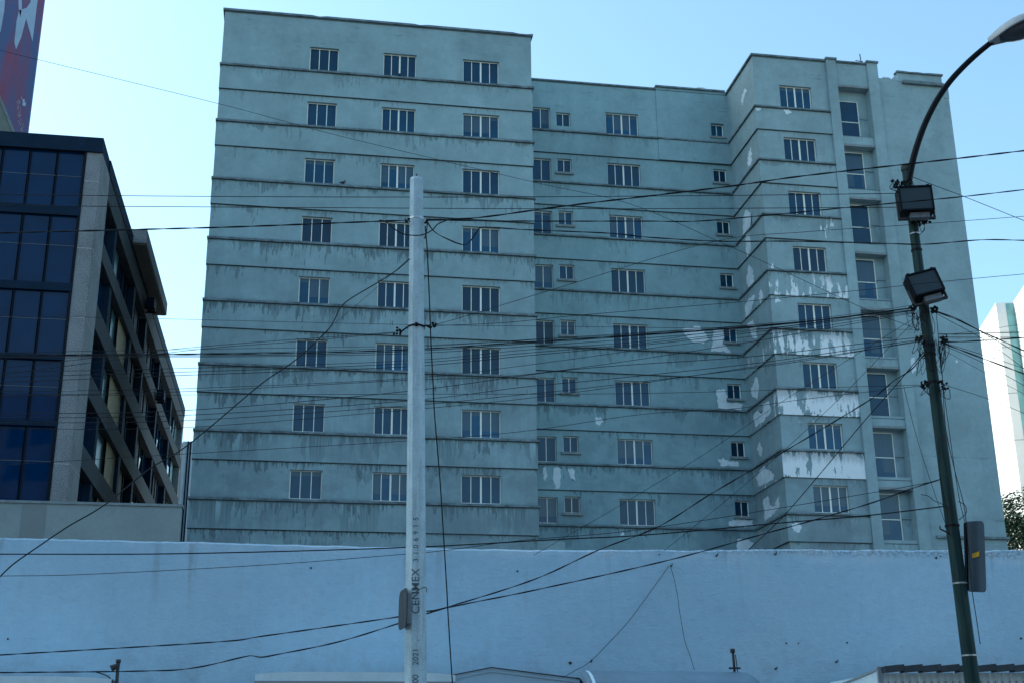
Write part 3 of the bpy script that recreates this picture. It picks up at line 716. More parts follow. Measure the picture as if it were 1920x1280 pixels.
# sunlit white tower on the right
M_WHITE = mottled('white_panel', (0.74, 0.74, 0.72), .05, .4, .5)
wt = thing('white_tower', (62, 95, 0), 'sunlit white panelled tower with a teal glass strip, far right behind the grey block', 'building')
C_ = Vector((58.2, 95, 0)); a_ = Vector((.3, .954, 0)); b_ = Vector((.954, -.3, 0)); ZT = 39.8
E_ = C_+b_*1.45
mb = MB(); mb.prism([C_, C_+a_*26, C_+a_*26+b_*24, C_+b_*24], (0, 0, ZT)); mb.prism([E_-a_*16, E_+a_*.02, E_+b_*22+a_*.02, E_+b_*22-a_*16], (0, 0, ZT+.01)); mb.build('wall', M_WHITE, wt)
mb = MB(); mb.prism([C_+b_*.78-a_*.02, C_+b_*1.44-a_*.02, C_+b_*1.44-a_*.003, C_+b_*.78-a_*.003], (0, 0, ZT-.1)); mb.build('glass_strip', glass_mat('teal_glass', (0.16, 0.36, 0.36), .15, .1), wt)
mb = MB()
for k in range(1, 10):
    z = ZT-4.0*k
    mb.prism([C_-b_*.01, C_+a_*26-b_*.01, C_+a_*26-b_*.002, C_-b_*.002], (0, 0, .06))
    for v in range(len(mb.v)-8, len(mb.v)): mb.v[v] = (mb.v[v][0], mb.v[v][1], mb.v[v][2]+z)
    mb.prism([E_-a_*16-b_*.01, E_-b_*.01-a_*.03, E_-b_*.002-a_*.03, E_-a_*16-b_*.002], (0, 0, .06))
    for v in range(len(mb.v)-8, len(mb.v)): mb.v[v] = (mb.v[v][0], mb.v[v][1], mb.v[v][2]+z)
    mb.prism([C_-a_*.012, C_+b_*.77-a_*.012, C_+b_*.77-a_*.002, C_-a_*.002], (0, 0, .06))
    for v in range(len(mb.v)-8, len(mb.v)): mb.v[v] = (mb.v[v][0], mb.v[v][1], mb.v[v][2]+z)
mb.build('panel_joint', mottled('joint_sealant', (0.35, 0.36, 0.37), .1, 2, .8), wt)

# tree at the right edge
tc = at(1956, 1016, 74)
tr = thing('broadleaf_tree', (tc.x, tc.y, 0), 'dark green leafy tree beside the right corner of the grey block, above the street wall', 'tree')
mb = MB(); mb.tube([(tc.x, tc.y, 0), (tc.x+.2, tc.y, 5), (tc.x, tc.y, 10), (tc.x+.1, tc.y, tc.z)], [.4, .32, .24, .12], 10)
rng = random.Random(21)
for k in range(9):
    a = k*.698; h0 = 8+k*.5; e = Vector((tc.x+2.4*math.cos(a), tc.y+2.4*math.sin(a), h0+3+rng.uniform(0, 1.5)))
    mb.tube([(tc.x, tc.y, h0), Vector((tc.x, tc.y, h0)).lerp(e, .5)+Vector((0, 0, .4)), e], [.13, .08, .03], 6)
mb.build('trunk', mottled('bark', (0.07, 0.05, 0.035), .3, 6, .9), tr)
t = NT('leaf'); oi = t.noise(t.obj, 1.3, 2); t.b.inputs['Subsurface Weight'].default_value = 0
M_LEAF = t.out(t.mix(t.lin(oi, .35, .65, 0, 1), (0.010, 0.040, 0.022), (0.03, 0.085, 0.04)), .6)
mb = MB(); clumps = []
for k in range(150):
    u = Vector((rng.gauss(0, 1), rng.gauss(0, 1), rng.gauss(0, 1))).normalized()*rng.random()**.4
    clumps.append((tc+Vector((u.x*3.3, u.y*3.3, u.z*3.0)), rng.uniform(.5, 1.0)))
for c, r in clumps:
    for k in range(170):
        u = Vector((rng.gauss(0, 1), rng.gauss(0, 1), rng.gauss(0, .8))).normalized()*r*rng.random()**.45
        p = c+u; d = Vector((rng.uniform(-1, 1), rng.uniform(-1, 1), rng.uniform(-.6, .3))).normalized(); e = d.cross(Vector((rng.uniform(-1, 1), rng.uniform(-1, 1), 1))).normalized()
        s = rng.uniform(.08, .16); mb.face([p-d*s, p+e*s*.45, p+d*s, p-e*s*.45])
mb.build('crown', M_LEAF, tr, False)

# ------------------------------------------------------------------ white street wall
t = NT('whitewashed_wall'); x, y, z = t.xyz()
big = t.noise(t.obj, .45, 4); mid = t.noise(t.vec(x, y, t.math('MULTIPLY', z, 1.1)), 1.3, 7, .62); fin = t.noise(t.vec(x, y, t.math('MULTIPLY', z, 1.5)), 14, 5, .65)
tone = t.math('ADD', t.math('MULTIPLY', big, .5), t.math('MULTIPLY', mid, .5))
col = t.mix(t.lin(tone, .36, .64, 0, 1), (0.44, 0.63, 0.76), (0.51, 0.72, 0.85))
zt_ = t.math('SUBTRACT', 5.45, z)
st = t.noise(t.vec(t.math('MULTIPLY', x, 3.4), 0, t.math('MULTIPLY', z, .25)), 1.0, 2)
sm = t.math('MULTIPLY', t.step(st, .58, .74), t.lin(zt_, 0.0, 1.6, .75, 0))
col = t.mix(t.math('MULTIPLY', t.math('MAXIMUM', sm, 0), t.lin(fin, .3, .7, .4, 1)), col, (0.22, 0.235, 0.25))
tp_ = t.math('MULTIPLY', t.step(zt_, .30, .02), t.step(mid, .42, .62)); col = t.mix(t.math('MULTIPLY', tp_, .5), col, (0.74, 0.80, 0.86))
ed = t.math('MULTIPLY', t.step(zt_, .10, -.02), t.step(fin, .40, .6)); col = t.mix(t.math('MULTIPLY', ed, .6), col, (0.17, 0.18, 0.19))
bt_ = t.math('MULTIPLY', t.lin(z, 4.0, 2.6, 0, .5), t.step(t.noise(t.obj, 2.2, 5, .7), .46, .66)); col = t.mix(t.math('MAXIMUM', bt_, 0), col, (0.28, 0.30, 0.33))
sp2 = t.noise(t.obj, 22, 4, .7); col = t.mix(t.math('MULTIPLY', t.step(sp2, .60, .70), .30), col, (0.24, 0.33, 0.40))
sp3 = t.noise(t.vec(x, y, t.math('MULTIPLY', z, 3.2)), 3.0, 7, .78); col = t.mix(t.math('MULTIPLY', t.step(sp3, .56, .68), .20), col, (0.66, 0.80, 0.90)); col = t.mix(t.math('MULTIPLY', t.step(sp3, .44, .34), .28), col, (0.28, 0.38, 0.46))
pa = t.noise(t.obj, .55, 3); col = t.mix(t.math('MULTIPLY', t.step(pa, .52, .545), .10), col, (0.60, 0.66, 0.72))
vo = t.n('ShaderNodeTexVoronoi'); t.t.links.new(t.obj, vo.inputs['Vector']); vo.inputs['Scale'].default_value = 1.6
dots = t.math('MULTIPLY', t.math('LESS_THAN', vo.outputs['Distance'], .016), t.math('GREATER_THAN', t.noise(t.obj, .9, 2), .56)); col = t.mix(t.math('MULTIPLY', dots, .75), col, (0.05, 0.05, 0.055))
col = t.mix(t.lin(t.noise(t.vec(x, y, t.math('MULTIPLY', z, 1.2)), 6.5, 7, .75), .40, .68, 0, .22), col, (0.31, 0.40, 0.49))
t.bump(t.math('ADD', t.math('MULTIPLY', mid, 1.0), t.math('ADD', t.math('MULTIPLY', fin, .6), t.math('MULTIPLY', sp3, .8))), .6, .035)
M_WALL = t.out(col, .9, 0, .2)
WY = 22.0
sw = thing('street_wall', (4, WY, 0), 'long hand plastered whitewashed street wall with ragged top, in front of the grey block', 'wall')
prof = [(-60, 5.43), (-4.67, 5.42), (-1.82, 5.41), (-.41, 5.40), (2.5, 5.39), (4.23, 5.40), (6.5, 5.45), (8.8, 5.49), (13.37, 5.58), (50, 5.62)]
mb = MB(); rng = random.Random(9); xs = [(-60+i*.12) for i in range(917)]; prev = None; j = 0
for x in xs:
    z = float(np.interp(x, [p_[0] for p_ in prof], [p_[1] for p_ in prof])); j = j*.7+rng.uniform(-.008, .008); z += j-(rng.random() < .03)*.012
    q = [mb.vert(v) for v in ((x, WY, 0), (x, WY+rng.uniform(-.006, .006), z-.03), (x, WY+.03, z), (x, WY+.27, z), (x, WY+.30, z-.03), (x, WY+.30, 0))]
    if prev:
        for k in range(5): mb.facei((prev[k], q[k], q[k+1], prev[k+1]))
    prev = q
mb.build('wall_body', M_WALL, sw)
M_IRON = mottled('rusty_iron', (0.045, 0.042, 0.045), .4, 8, .8)
mb = MB()
for px, py in ((1343, 1041), (1108, 1239), (1454, 1253), (1453, 1038), (1568, 1240), (1258, 1060)):
    q = at(px, py, WY); mb.tube([q+Vector((0, .05, 0)), q+Vector((0, -.07, .0)), q+Vector((0, -.085, .03))], .009, 6); mb.tube([q+Vector((0, -.012, 0)), q+Vector((0, 0.002, 0))], .018, 8)
mb.build('iron_hook', M_IRON, sw)
for px, py, r in ((970,1068,.02),(1069,1242,.03),(1454,1252,.03),(1497,1039,.018),(1475,1205,.014),(1589,1204,.014),(152,1197,.016),(583,1064,.014)):
    pass
mb = MB()
for px, py, r in ((970,1070,.016),(1069,1242,.026),(1474,1205,.014),(1497,1205,.012),(1588,1204,.016),(15,1197,.016),(583,1064,.016),(1914,1196,.02),(1236,1039,.012),(1755,1045,.02),(1763,1042,.012)):
    q = at(px, py, WY); mb.tube([q+Vector((0, .02, 0)), q+Vector((0, -.014, 0))], r, 9)
mb.build('plugged_hole', M_IRON, sw)

# ------------------------------------------------------------------ roofs of the stalls along the wall foot
M_KIOSK = mottled('white_sheet_metal', (0.72, 0.85, 0.91), .12, 2.5, .45, bump=.05)
M_TRIM = mottled('grey_sheet_metal', (0.30, 0.33, 0.36), .2, 4, .5)
def kiosk(x0, x1, y0, y1, zt, label, lip=.05):
    t = thing('street_kiosk', ((x0+x1)/2, (y0+y1)/2, .14), label, 'kiosk')
    mb = MB(); mb.box(x0, x1, y0, y1, .14, zt-.14); mb.build('body', M_KIOSK, t)
    mb = MB(); n = 14
    for i in range(n):   # slightly crowned roof
        s0, s1 = i/n, (i+1)/n
        za, zb = [zt-.035*abs(2*s-1)**6 for s in (s0, s1)]
        xa, xb = x0-.06+(x1-x0+.12)*s0, x0-.06+(x1-x0+.12)*s1
        mb.face([(xa, y0-.08, za), (xb, y0-.08, zb), (xb, y1, zb+.03), (xa, y1, za+.03)]); mb.face([(xa, y0-.08, zt-.16), (xb, y0-.08, zt-.16), (xb, y0-.08, zb), (xa, y0-.08, za)])
        mb.face([(xa, y1, zt-.16), (xb, y1, zt-.16), (xb, y1, zb+.03), (xa, y1, za+.03)])
    for xx, q in ((x0-.06, 0), (x1+.06, 1)): mb.face([(xx, y0-.08, zt-.16), (xx, y1, zt-.16), (xx, y1, zt-.07), (xx, y0-.08, zt-.10)])
    mb.face([(x0-.06, y0-.08, zt-.16), (x1+.06, y0-.08, zt-.16), (x1+.06, y1, zt-.16), (x0-.06, y1, zt-.16)])
    mb.build('roof', M_KIOSK, t)
    mb = MB(); mb.box(x0+.3, x1-.3, y0-.03, y0-.004, 1.0, 2.1); mb.build('shutter', M_TRIM, t)
    mb = MB(); mb.box(x0-.07, x1+.07, y0-.10, y0-.082, zt-.17, zt-.13); mb.build('roof_trim', M_TRIM, t); return t
ka = at(0, 1267, 19.6); kb = at(203, 1267, 19.6)
kiosk(ka.x-2.6, kb.x, 19.6, 21.6, ka.z+.0, 'white roofed kiosk in the bottom left corner against the street wall')
ka = at(487, 1259, 19.6); kb = at(845, 1259, 19.6)
kk = kiosk(ka.x, kb.x, 19.6, 21.6, ka.z, 'white roofed kiosk directly behind the concrete pole')
q = at(222, 1280, 19.8); q2 = at(222, 1238, 19.8)
mp = thing('metal_post', (q.x, q.y, .14), 'short dark post with a small lamp head, beside the bottom left kiosk', 'post')
mb = MB(); mb.tube([(q.x, q.y, .14), (q2.x, q.y, q2.z)], .025, 8); mb.build('pole', M_IRON, mp)
mb = MB(); mb.tube([(q2.x-.09, q.y-.02, q2.z-.11), (q2.x+.01, q.y, q2.z-.06)], [.05, .03], 8); mb.tube([(q2.x, q.y, q2.z-.03), (q2.x, q.y, q2.z+.02)], .036, 8); mb.build('lamp_head', M_IRON, mp)
# pitched canopy between kiosk and tank
cl, cm_, cr = at(850, 1266, 20.2), at(921, 1252, 20.2), at(1087, 1273, 20.2)
cn = thing('pitched_canopy', (cm_.x, 20.8, .14), 'pale pitched canopy with dark pipe edge, just left of the barrel topped tank', 'canopy')
mb = MB(); mb.prism([cl, cm_, cr, cr-Vector((0, 0, .05)), cm_-Vector((0, 0, .05)), cl-Vector((0, 0, .05))], (0, 1.4, 0)); mb.build('sheet', mottled('canopy_sheet', (0.42, 0.57, 0.68), .1, 2, .6), cn)
mb = MB(); u_ = Vector((0, -.02, .012)); mb.tube([cl+u_, cm_+u_, cr+u_], .010, 8); mb.build('pipe_edge', M_IRON, cn)
mb = MB()
mb.prism([cl-Vector((0, -.02, .05)), cm_-Vector((0, -.02, .05)), cr-Vector((0, -.02, .05)), Vector((cr.x, 20.22, 1.2)), Vector((cl.x, 20.22, 1.2))], (0, .02, 0)); mb.build('gable_sheet', mottled('canopy_sheet', (0.42, 0.57, 0.68), .1, 2, .6), cn)
for p_ in (cl, cr): mb = MB(); mb.tube([(p_.x, 20.25, .14), (p_.x, 20.25, p_.z-.06)], .025, 8); mb.build('leg', M_IRON, cn)
# barrel topped tank
M_TANK = mottled('blue_grey_tank_paint', (0.16, 0.245, 0.31), .2, 1.5, .45, bump=.05)
ta, tb = at(1092, 1253, 20.2), at(1432, 1253, 20.2)
tk = thing('storage_tank', ((ta.x+tb.x)/2, 20.6, .14), 'blue grey barrel topped tank lying along the foot of the street wall', 'tank')
RT = 1.0; zc = ta.z-RT; L0, L1 = ta.x, tb.x
mb = MB(); ns = 40
pr_ = [(L0, .90), (L0+.03, .985), (L0+.08, 1.0), (L1-.32, 1.0), (L1-.20, .985), (L1-.10, .93), (L1-.03, .83), (L1, .70)]
rings = []
for x, k in pr_: rings.append([mb.vert((x, 20.6+RT*k*math.cos(t_), zc+RT*k*math.sin(t_))) for t_ in [2*math.pi*i/ns for i in range(ns)]])
for a, b in zip(rings, rings[1:]):
    for i in range(ns): mb.facei((a[i], a[(i+1)%ns], b[(i+1)%ns], b[i]), smooth=True)
mb.facei(rings[-1]); mb.build('barrel', M_TANK, tk)
mb = MB(); mb.tube([(L0-.012, 20.6, zc), (L0+.04, 20.6, zc)], RT*.88, 40); mb.build('end_cap', M_DARK, tk)
mb = MB()
for k in range(ns):
    t0, t1 = 2*math.pi*k/ns, 2*math.pi*(k+1)/ns
    f_ = lambda t_, r, x: (x, 20.6+r*math.cos(t_), zc+r*math.sin(t_))
    for xx in (L0+.10, ): mb.face([f_(t0, RT+.006, xx), f_(t1, RT+.006, xx), f_(t1, RT+.006, xx+.05), f_(t0, RT+.006, xx+.05)])
mb.build('hoop', M_KIOSK, tk)
for x in (L0+.5, L1-.7): mb = MB(); mb.box(x-.12, x+.12, 19.9, 21.3, .14, zc-.55); mb.build('cradle', M_TRIM, tk)
vb, vt = at(1377, 1251, 20.4), at(1376, 1219, 20.4)
mb = MB(); mb.tube([(vb.x, 20.4, vb.z-.06), (vb.x-.01, 20.4, vt.z)], .022, 8); mb.tube([(vb.x-.012, 20.4, vt.z-.03), (vb.x-.012, 20.4, vt.z+.03)], .04, 8); mb.tube([(vb.x-.09, 20.4, vb.z-.005), (vb.x+.1, 20.4, vb.z-.005)], .016, 8); mb.tube([(vb.x+.05, 20.4, vb.z-.06), (vb.x+.03, 20.4, vt.z-.06)], .008, 6); mb.build('vent_pipe', M_IRON, tk)
# corrugated kiosk, bottom right
KY = 19.4
kl, kr = at(1646, 1249, KY), at(1960, 1232, KY)
kz = kl.z
ck = thing('corrugated_kiosk', ((kl.x+kr.x)/2, 20.4, .14), 'white ribbed kiosk with a dark tiled eave, behind the foot of the lamp post', 'kiosk')
# the front runs slightly away to the left
F0, F1_ = Vector((kl.x, KY, 0)), Vector((kr.x+1.2, KY-.5, 0)); fd = (F1_-F0); FL = fd.length; fd.normalize(); fn = Vector((fd.y, -fd.x, 0))
mb = MB(); n = int(FL/.112); ids = []
for i in range(n*4+1):
    ph = i % 4; s = (i//4)*.112+(0, .012, .062, .074)[ph] if i < n*4 else n*.112
    d = (0, -.016, -.016, 0)[ph]; p_ = F0+fd*s+fn*d
    ids.append((mb.vert((p_.x, p_.y, .14)), mb.vert((p_.x, p_.y, kz-.10))))
ids2 = [(mb.vert(Vector(mb.v[a])+Vector((0, 1.9, 0))), mb.vert(Vector(mb.v[b])+Vector((0, 1.9, 0)))) for a, b in ids]
for a, b in zip(ids, ids[1:]): mb.facei((a[0], b[0], b[1], a[1]))
mb.facei((ids[0][0], ids[0][1], ids2[0][1], ids2[0][0])); mb.facei((ids[-1][0], ids2[-1][0], ids2[-1][1], ids[-1][1]))
mb.facei([a[1] for a in ids]+[a[1] for a in ids2[::-1]])
mb.build('ribbed_wall', M_KIOSK, ck)
mb = MB()
for i in range(int(FL/.112)):
    p_ = F0+fd*(.112*i+.035)-fn*.004; mb.bar((p_.x, p_.y, .2), (p_.x, p_.y, kz-.22), .007, .02, (0, 1, 0))
mb.build('rib', M_TRIM, ck)
mb = MB(); s = 0.05; rng = random.Random(4)
while s < FL:
    a = F0+fd*s+fn*.10; b = F0+fd*(s+.30)+fn*.10
    z0 = kz-.075; mb.bar((a.x, a.y, z0+.022), (b.x, b.y, z0+.050), .22, .095, (0, 0, 1)); s += .288
mb.build('eave_tile', mottled('dark_tile', (0.05, 0.06, 0.07), .4, 5, .8), ck)
mb = MB(); a = at(1590, 1282, 20.6); b = F0
mb.prism([Vector((b.x-.01, b.y, kz-.05)), Vector((b.x-.01, b.y, .14)), Vector((a.x, 20.9, .14)), Vector((a.x, 20.9, a.z))], (0.0, .05, 0)); mb.build('side_panel', M_KIOSK, ck)
mb = MB(); mb.bar(Vector((b.x-.005, b.y-.02, kz-.04)), Vector((a.x, 20.88, a.z+.01)), .05, .03); mb.bar((b.x, b.y-.02, .14), (b.x, b.y-.02, kz), .05, .05); mb.build('frame', M_TRIM, ck)

# ------------------------------------------------------------------ concrete pole
def lin3(p, q, z): s = (z-p[2])/(q[2]-p[2]); return Vector((p[0]+(q[0]-p[0])*s, p[1]+(q[1]-p[1])*s, z))
PY = 17.5
pt, pbm = at(781, 335, PY), at(779.3, 1280, PY)
wt_ = (at(793, 340, PY)-at(768.7, 340, PY)).x; wb_ = (at(800, 1280, PY)-at(758.5, 1280, PY)).x
def pole_w(z): return wt_+(wb_-wt_)*(pt.z-z)/(pt.z-pbm.z)
def pole_c(z): return lin3(pbm, pt, z)
M_CONC = NT('cast_concrete'); _a = M_CONC.noise(M_CONC.obj, 3, 6, .65); _b = M_CONC.noise(M_CONC.obj, 40, 3, .7); x_, y_, z_ = M_CONC.xyz()
_c = M_CONC.noise(M_CONC.vec(M_CONC.math('MULTIPLY', x_, 9), y_, M_CONC.math('MULTIPLY', z_, .5)), 1, 4)
_k = M_CONC.math('ADD', M_CONC.math('MULTIPLY', _a, .4), M_CONC.math('ADD', M_CONC.math('MULTIPLY', _b, .3), M_CONC.math('MULTIPLY', _c, .3)))
M_CONC.bump(_b, .45, .012)
_s = M_CONC.noise(M_CONC.vec(M_CONC.math('MULTIPLY', x_, 14), M_CONC.math('MULTIPLY', y_, 14), M_CONC.math('MULTIPLY', z_, .8)), 1, 5, .7)
_col = M_CONC.mix(M_CONC.lin(_k, .36, .62, 0, 1), (0.34, 0.46, 0.51), (0.64, 0.78, 0.84))
_col = M_CONC.mix(M_CONC.lin(_s, .50, .68, 0, .45), _col, (0.22, 0.28, 0.30))
_p = M_CONC.n('ShaderNodeTexVoronoi'); M_CONC.t.links.new(M_CONC.obj, _p.inputs['Vector']); _p.inputs['Scale'].default_value = 22
_col = M_CONC.mix(M_CONC.math('MULTIPLY', M_CONC.math('LESS_THAN', _p.outputs['Distance'], .13), .5), _col, (0.12, 0.15, 0.16))
M_CONC = M_CONC.out(_col, .9, 0, .2)
cp = thing('concrete_pole', (pole_c(.14).x, PY, .14), 'tall octagonal pale concrete utility pole with cast lettering, left of centre', 'utility pole')
mb = MB(); prev = None
zs_ = [0, 1, 2, 3, 4, 5, 6, 7, 8, 9, pt.z-.04, pt.z]
for i, z in enumerate(zs_):
    c = pole_c(z); r = pole_w(z)/2/math.cos(math.pi/8)*(1 if i < len(zs_)-1 else .88); c.z = z
    q = [mb.vert((c.x+r*math.cos(t_), c.y+r*math.sin(t_), z)) for t_ in [math.pi/8+k*math.pi/4+math.radians(-5) for k in range(8)]]
    if prev:
        for k in range(8): mb.facei((prev[k], prev[(k+1)%8], q[(k+1)%8], q[k]))
    prev = q
mb.facei(prev); mb.build('shaft', M_CONC, cp)
mb = MB(); mb.tube([pole_c(pt.z-.02), pole_c(pt.z+.07)], .012, 6); mb.build('top_rod', M_IRON, cp)
# cast lettering, read from the foot upwards
letters = []
def add_text(body, px, py0, size, sp_=1.0):
    cu = bpy.data.curves.new('lettering', 'FONT'); cu.body = body; cu.size = size; cu.extrude = .0015; cu.space_character = sp_; cu.align_x = 'LEFT'; cu.align_y = 'CENTER'
    cu.offset = .0012
    ob = bpy.data.objects.new('lettering', cu); COL.objects.link(ob); bpy.context.view_layer.update()
    me = bpy.data.meshes.new_from_object(ob.evaluated_get(bpy.context.evaluated_depsgraph_get())); bpy.data.objects.remove(ob)
    z0 = at(px, py0, PY-.15).z
    up = (pt-pbm).normalized()
    for pg in me.polygons: pass
    base = len(LET.v)
    rt = Matrix.Rotation(R(-5), 3, 'Z'); nrm = rt @ Vector((0, -1, 0)); lft = rt @ Vector((-1, 0, 0))
    for v in me.vertices:
        z = z0+v.co.x; c = pole_c(z); fw = pole_w(z)/2
        slope = v.co.x
        p_ = Vector((c.x, c.y, z))+nrm*(fw+.0006+v.co.z)+lft*(v.co.y)
        LET.v.append(tuple(p_))
    for pg in me.polygons: LET.facei([base+i for i in pg.vertices])
    bpy.data.meshes.remove(me)
LET = MB()
add_text('CENMEX', 778, 1150, .150, 1.02)
add_text('3 1.0 6 9 1 5', 778, 1052, .098, 1.18)
add_text('2021', 777, 1246, .105, 1.05); add_text('400', 776, 1288, .11, 1.0); add_text('.', 776, 1201, .12, 1.0)
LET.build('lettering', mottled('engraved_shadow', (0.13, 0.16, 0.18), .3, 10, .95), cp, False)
def oct_band(mb, z0, z1, off):
    q = []
    for z in (z0, z1):
        c = pole_c(z); r = pole_w(z)/2/math.cos(math.pi/8)+off
        q.append([mb.vert((c.x+r*math.cos(t_), c.y+r*math.sin(t_), z)) for t_ in [math.pi/8+k*math.pi/4+R(-5) for k in range(8)]])
    for k in range(8): mb.facei((q[0][k], q[0][(k+1)%8], q[1][(k+1)%8], q[1][k]))
    mb.facei(q[1]); mb.facei(q[0][::-1])
M_STEEL = mottled('galvanised_steel', (0.45, 0.46, 0.47), .3, 12, .4, .7)
zA = at(780, 412, PY).z; zB = at(780, 614, PY).z
mb = MB(); oct_band(mb, zA-.012, zA+.016, .006); mb.build('steel_strap', M_STEEL, cp)
M_BLK = mottled('black_insulation', (0.007, 0.008, 0.011), .3, 8, .6, spec=.2)
mb = MB(); oct_band(mb, zB-.012, zB+.014, .012); c = pole_c(zB); mb.tube([c+Vector((-.01, -pole_w(zB)/2-.05, -.02)), c+Vector((-.01, -pole_w(zB)/2-.0, .02))], .025, 7); mb.build('black_strap', M_BLK, cp)
# clamps where the cables dead-end
def lump(mb, p, r, seed=0, n=7):
    rng = random.Random(seed); p = Vector(p)
    for i in range(n):
        d = Vector((rng.uniform(-1, 1), rng.uniform(-.6, .6), rng.uniform(-1, 1)))*r
        e = d+Vector((rng.uniform(-1, 1), rng.uniform(-.4, .4), rng.uniform(-.8, .8)))*r*.9
        mb.tube([p+d, p+(d+e)/2, p+e], [r*.25, r*.42, r*.22], 6)
mb = MB()
for px, py, r, sd_ in ((764,412,.035,1),(800,414,.04,2),(747,622,.05,3),(809,612,.055,4)):
    lump(mb, at(px, py, PY-.08), r, sd_)
for (a, b) in (((752,622),(764,613)),((795,612),(806,610))): mb.tube([at(*a, PY-.08), at(*b, PY-.08)], .012, 6)
mb.build('cable_clamp', M_BLK, cp)
# plate sign seen edge-on, strapped to the left of the pole
sg = thing('edge_on_sign', at(757, 1140, PY), 'dark rounded metal plate seen edge-on, strapped to the left side of the concrete pole', 'sign')
def rounded_plate(w, h, r, n=6):
    out = []
    for cx, cy, a0 in ((w/2-r, h/2-r, 0), (-w/2+r, h/2-r, 90), (-w/2+r, -h/2+r, 180), (w/2-r, -h/2+r, 270)):
        for k in range(n+1): a = R(a0+90*k/n); out.append((cx+r*math.cos(a), cy+r*math.sin(a)))
    return out
def plate(c, ux, uz, w, h, r, th):
    nn = Vector(ux).cross(Vector(uz)).normalized(); mb = MB()
    mb.prism([Vector(c)+Vector(ux)*a+Vector(uz)*b for a, b in rounded_plate(w, h, r)], nn*th); return mb
ux = Vector((math.sin(R(-10)), -math.cos(R(-10)), 0)); ux = Vector((.13, -1, 0)).normalized()
c = at(756.5, 1141, PY-.02)
plate(c, ux, (0.012, 0, 1), .50, .52, .12, .012).build('plate', mottled('weathered_sign_metal', (0.06, 0.065, 0.07), .3, 4, .6), sg)
mb = MB(); mb.bar(c+Vector((0.0, -.12, .0)), c+Vector((.10, -.13, .0)), .03, .40); mb.build('bracket', M_TRIM, sg)
ty = thing('wire_tie', at(780, 1105, PY), 'thin wire tied round the concrete pole above the edge-on plate', 'wire')
mb = MB(); zc_ = at(780, 1108, PY).z; cc = pole_c(zc_); r_ = pole_w(zc_)/2
mb.tube([(cc.x+(r_*1.06)*math.cos(t_), cc.y+(r_*1.06)*math.sin(t_), zc_+.05*math.cos(t_*2+1.2)) for t_ in [k*2*math.pi/24 for k in range(25)]], .005, 5); mb.build('wire_loop', M_IRON, ty)

# ------------------------------------------------------------------ lamp post
LY = 16.5
lt, lb = at(1699, 318, LY), at(1823.5, 1280, LY)
wlt = (at(1707.5, 345, LY)-at(1692.5, 345, LY)).x; wlb = (at(1836.5, 1280, LY)-at(1810.5, 1280, LY)).x
def lp_c(z): return lin3(lb, lt, z)
def lp_r(z): return (wlt+(wlb-wlt)*(lt.z-z)/(lt.z-lb.z))/2
t = NT('chipped_green_paint'); a1 = t.noise(t.obj, 5, 6, .7); x, y, z = t.xyz(); a2 = t.noise(t.vec(t.math('MULTIPLY', x, 14), t.math('MULTIPLY', y, 14), t.math('MULTIPLY', z, 1.2)), 1, 4)
col = t.mix(t.lin(a2, .4, .65, 0, 1), (0.010, 0.034, 0.034), (0.024, 0.056, 0.054)); col = t.mix(t.step(a1, .58, .66), col, (0.030, 0.024, 0.022))
t.bump(a1, .3, .01); M_GREEN = t.out(col, .6, 0, .2)
M_ARM = mottled('dark_arm_paint', (0.004, 0.006, 0.010), .3, 6, .55, spec=.15)
lp = thing('lamp_post', (lp_c(.14).x, LY, .14), 'leaning dark green steel street lamp post with curved arm, on the right', 'lamp post')
mb = MB(); zz = [0, 1, 2, 3, 4, 5, 6, 7, 8, 9, lt.z]; mb.tube([lp_c(z) for z in zz], [lp_r(z) for z in zz], 12, smooth=False); mb.build('shaft', M_GREEN, lp)
mb = MB(); mb.tube([lp_c(lt.z-.02), lp_c(lt.z+.05), lp_c(lt.z+.06)], [lp_r(lt.z)*1.18, lp_r(lt.z)*1.15, .03], 12, smooth=False); mb.build('cap', M_IRON, lp)
def catmull(P, n=8):
    P = [Vector(p) for p in P]; out = []
    for i in range(len(P)-1):
        p0 = P[i-1] if i else P[0]*2-P[1]; p1, p2 = P[i], P[i+1]; p3 = P[i+2] if i+2 < len(P) else P[-1]*2-P[-2]
        for k in range(n):
            s = k/n; out.append(.5*((2*p1)+(p2-p0)*s+(2*p0-5*p1+4*p2-p3)*s*s+(3*p1-p0-3*p2+p3)*s**3))
    out.append(P[-1]); return out
apx = [(1703,345),(1708,318),(1716,285),(1729,246),(1744,212),(1762,180),(1783,151),(1808,124),(1834,100),(1861,78)]
AP = [at(x, y, LY-.02-.75*(i/9)**1.3) for i, (x, y) in enumerate(apx)]
mb = MB(); mb.tube(catmull(AP, 5), [.052-.010*i/45 for i in range(46)], 12); mb.build('curved_arm', M_ARM, lp)
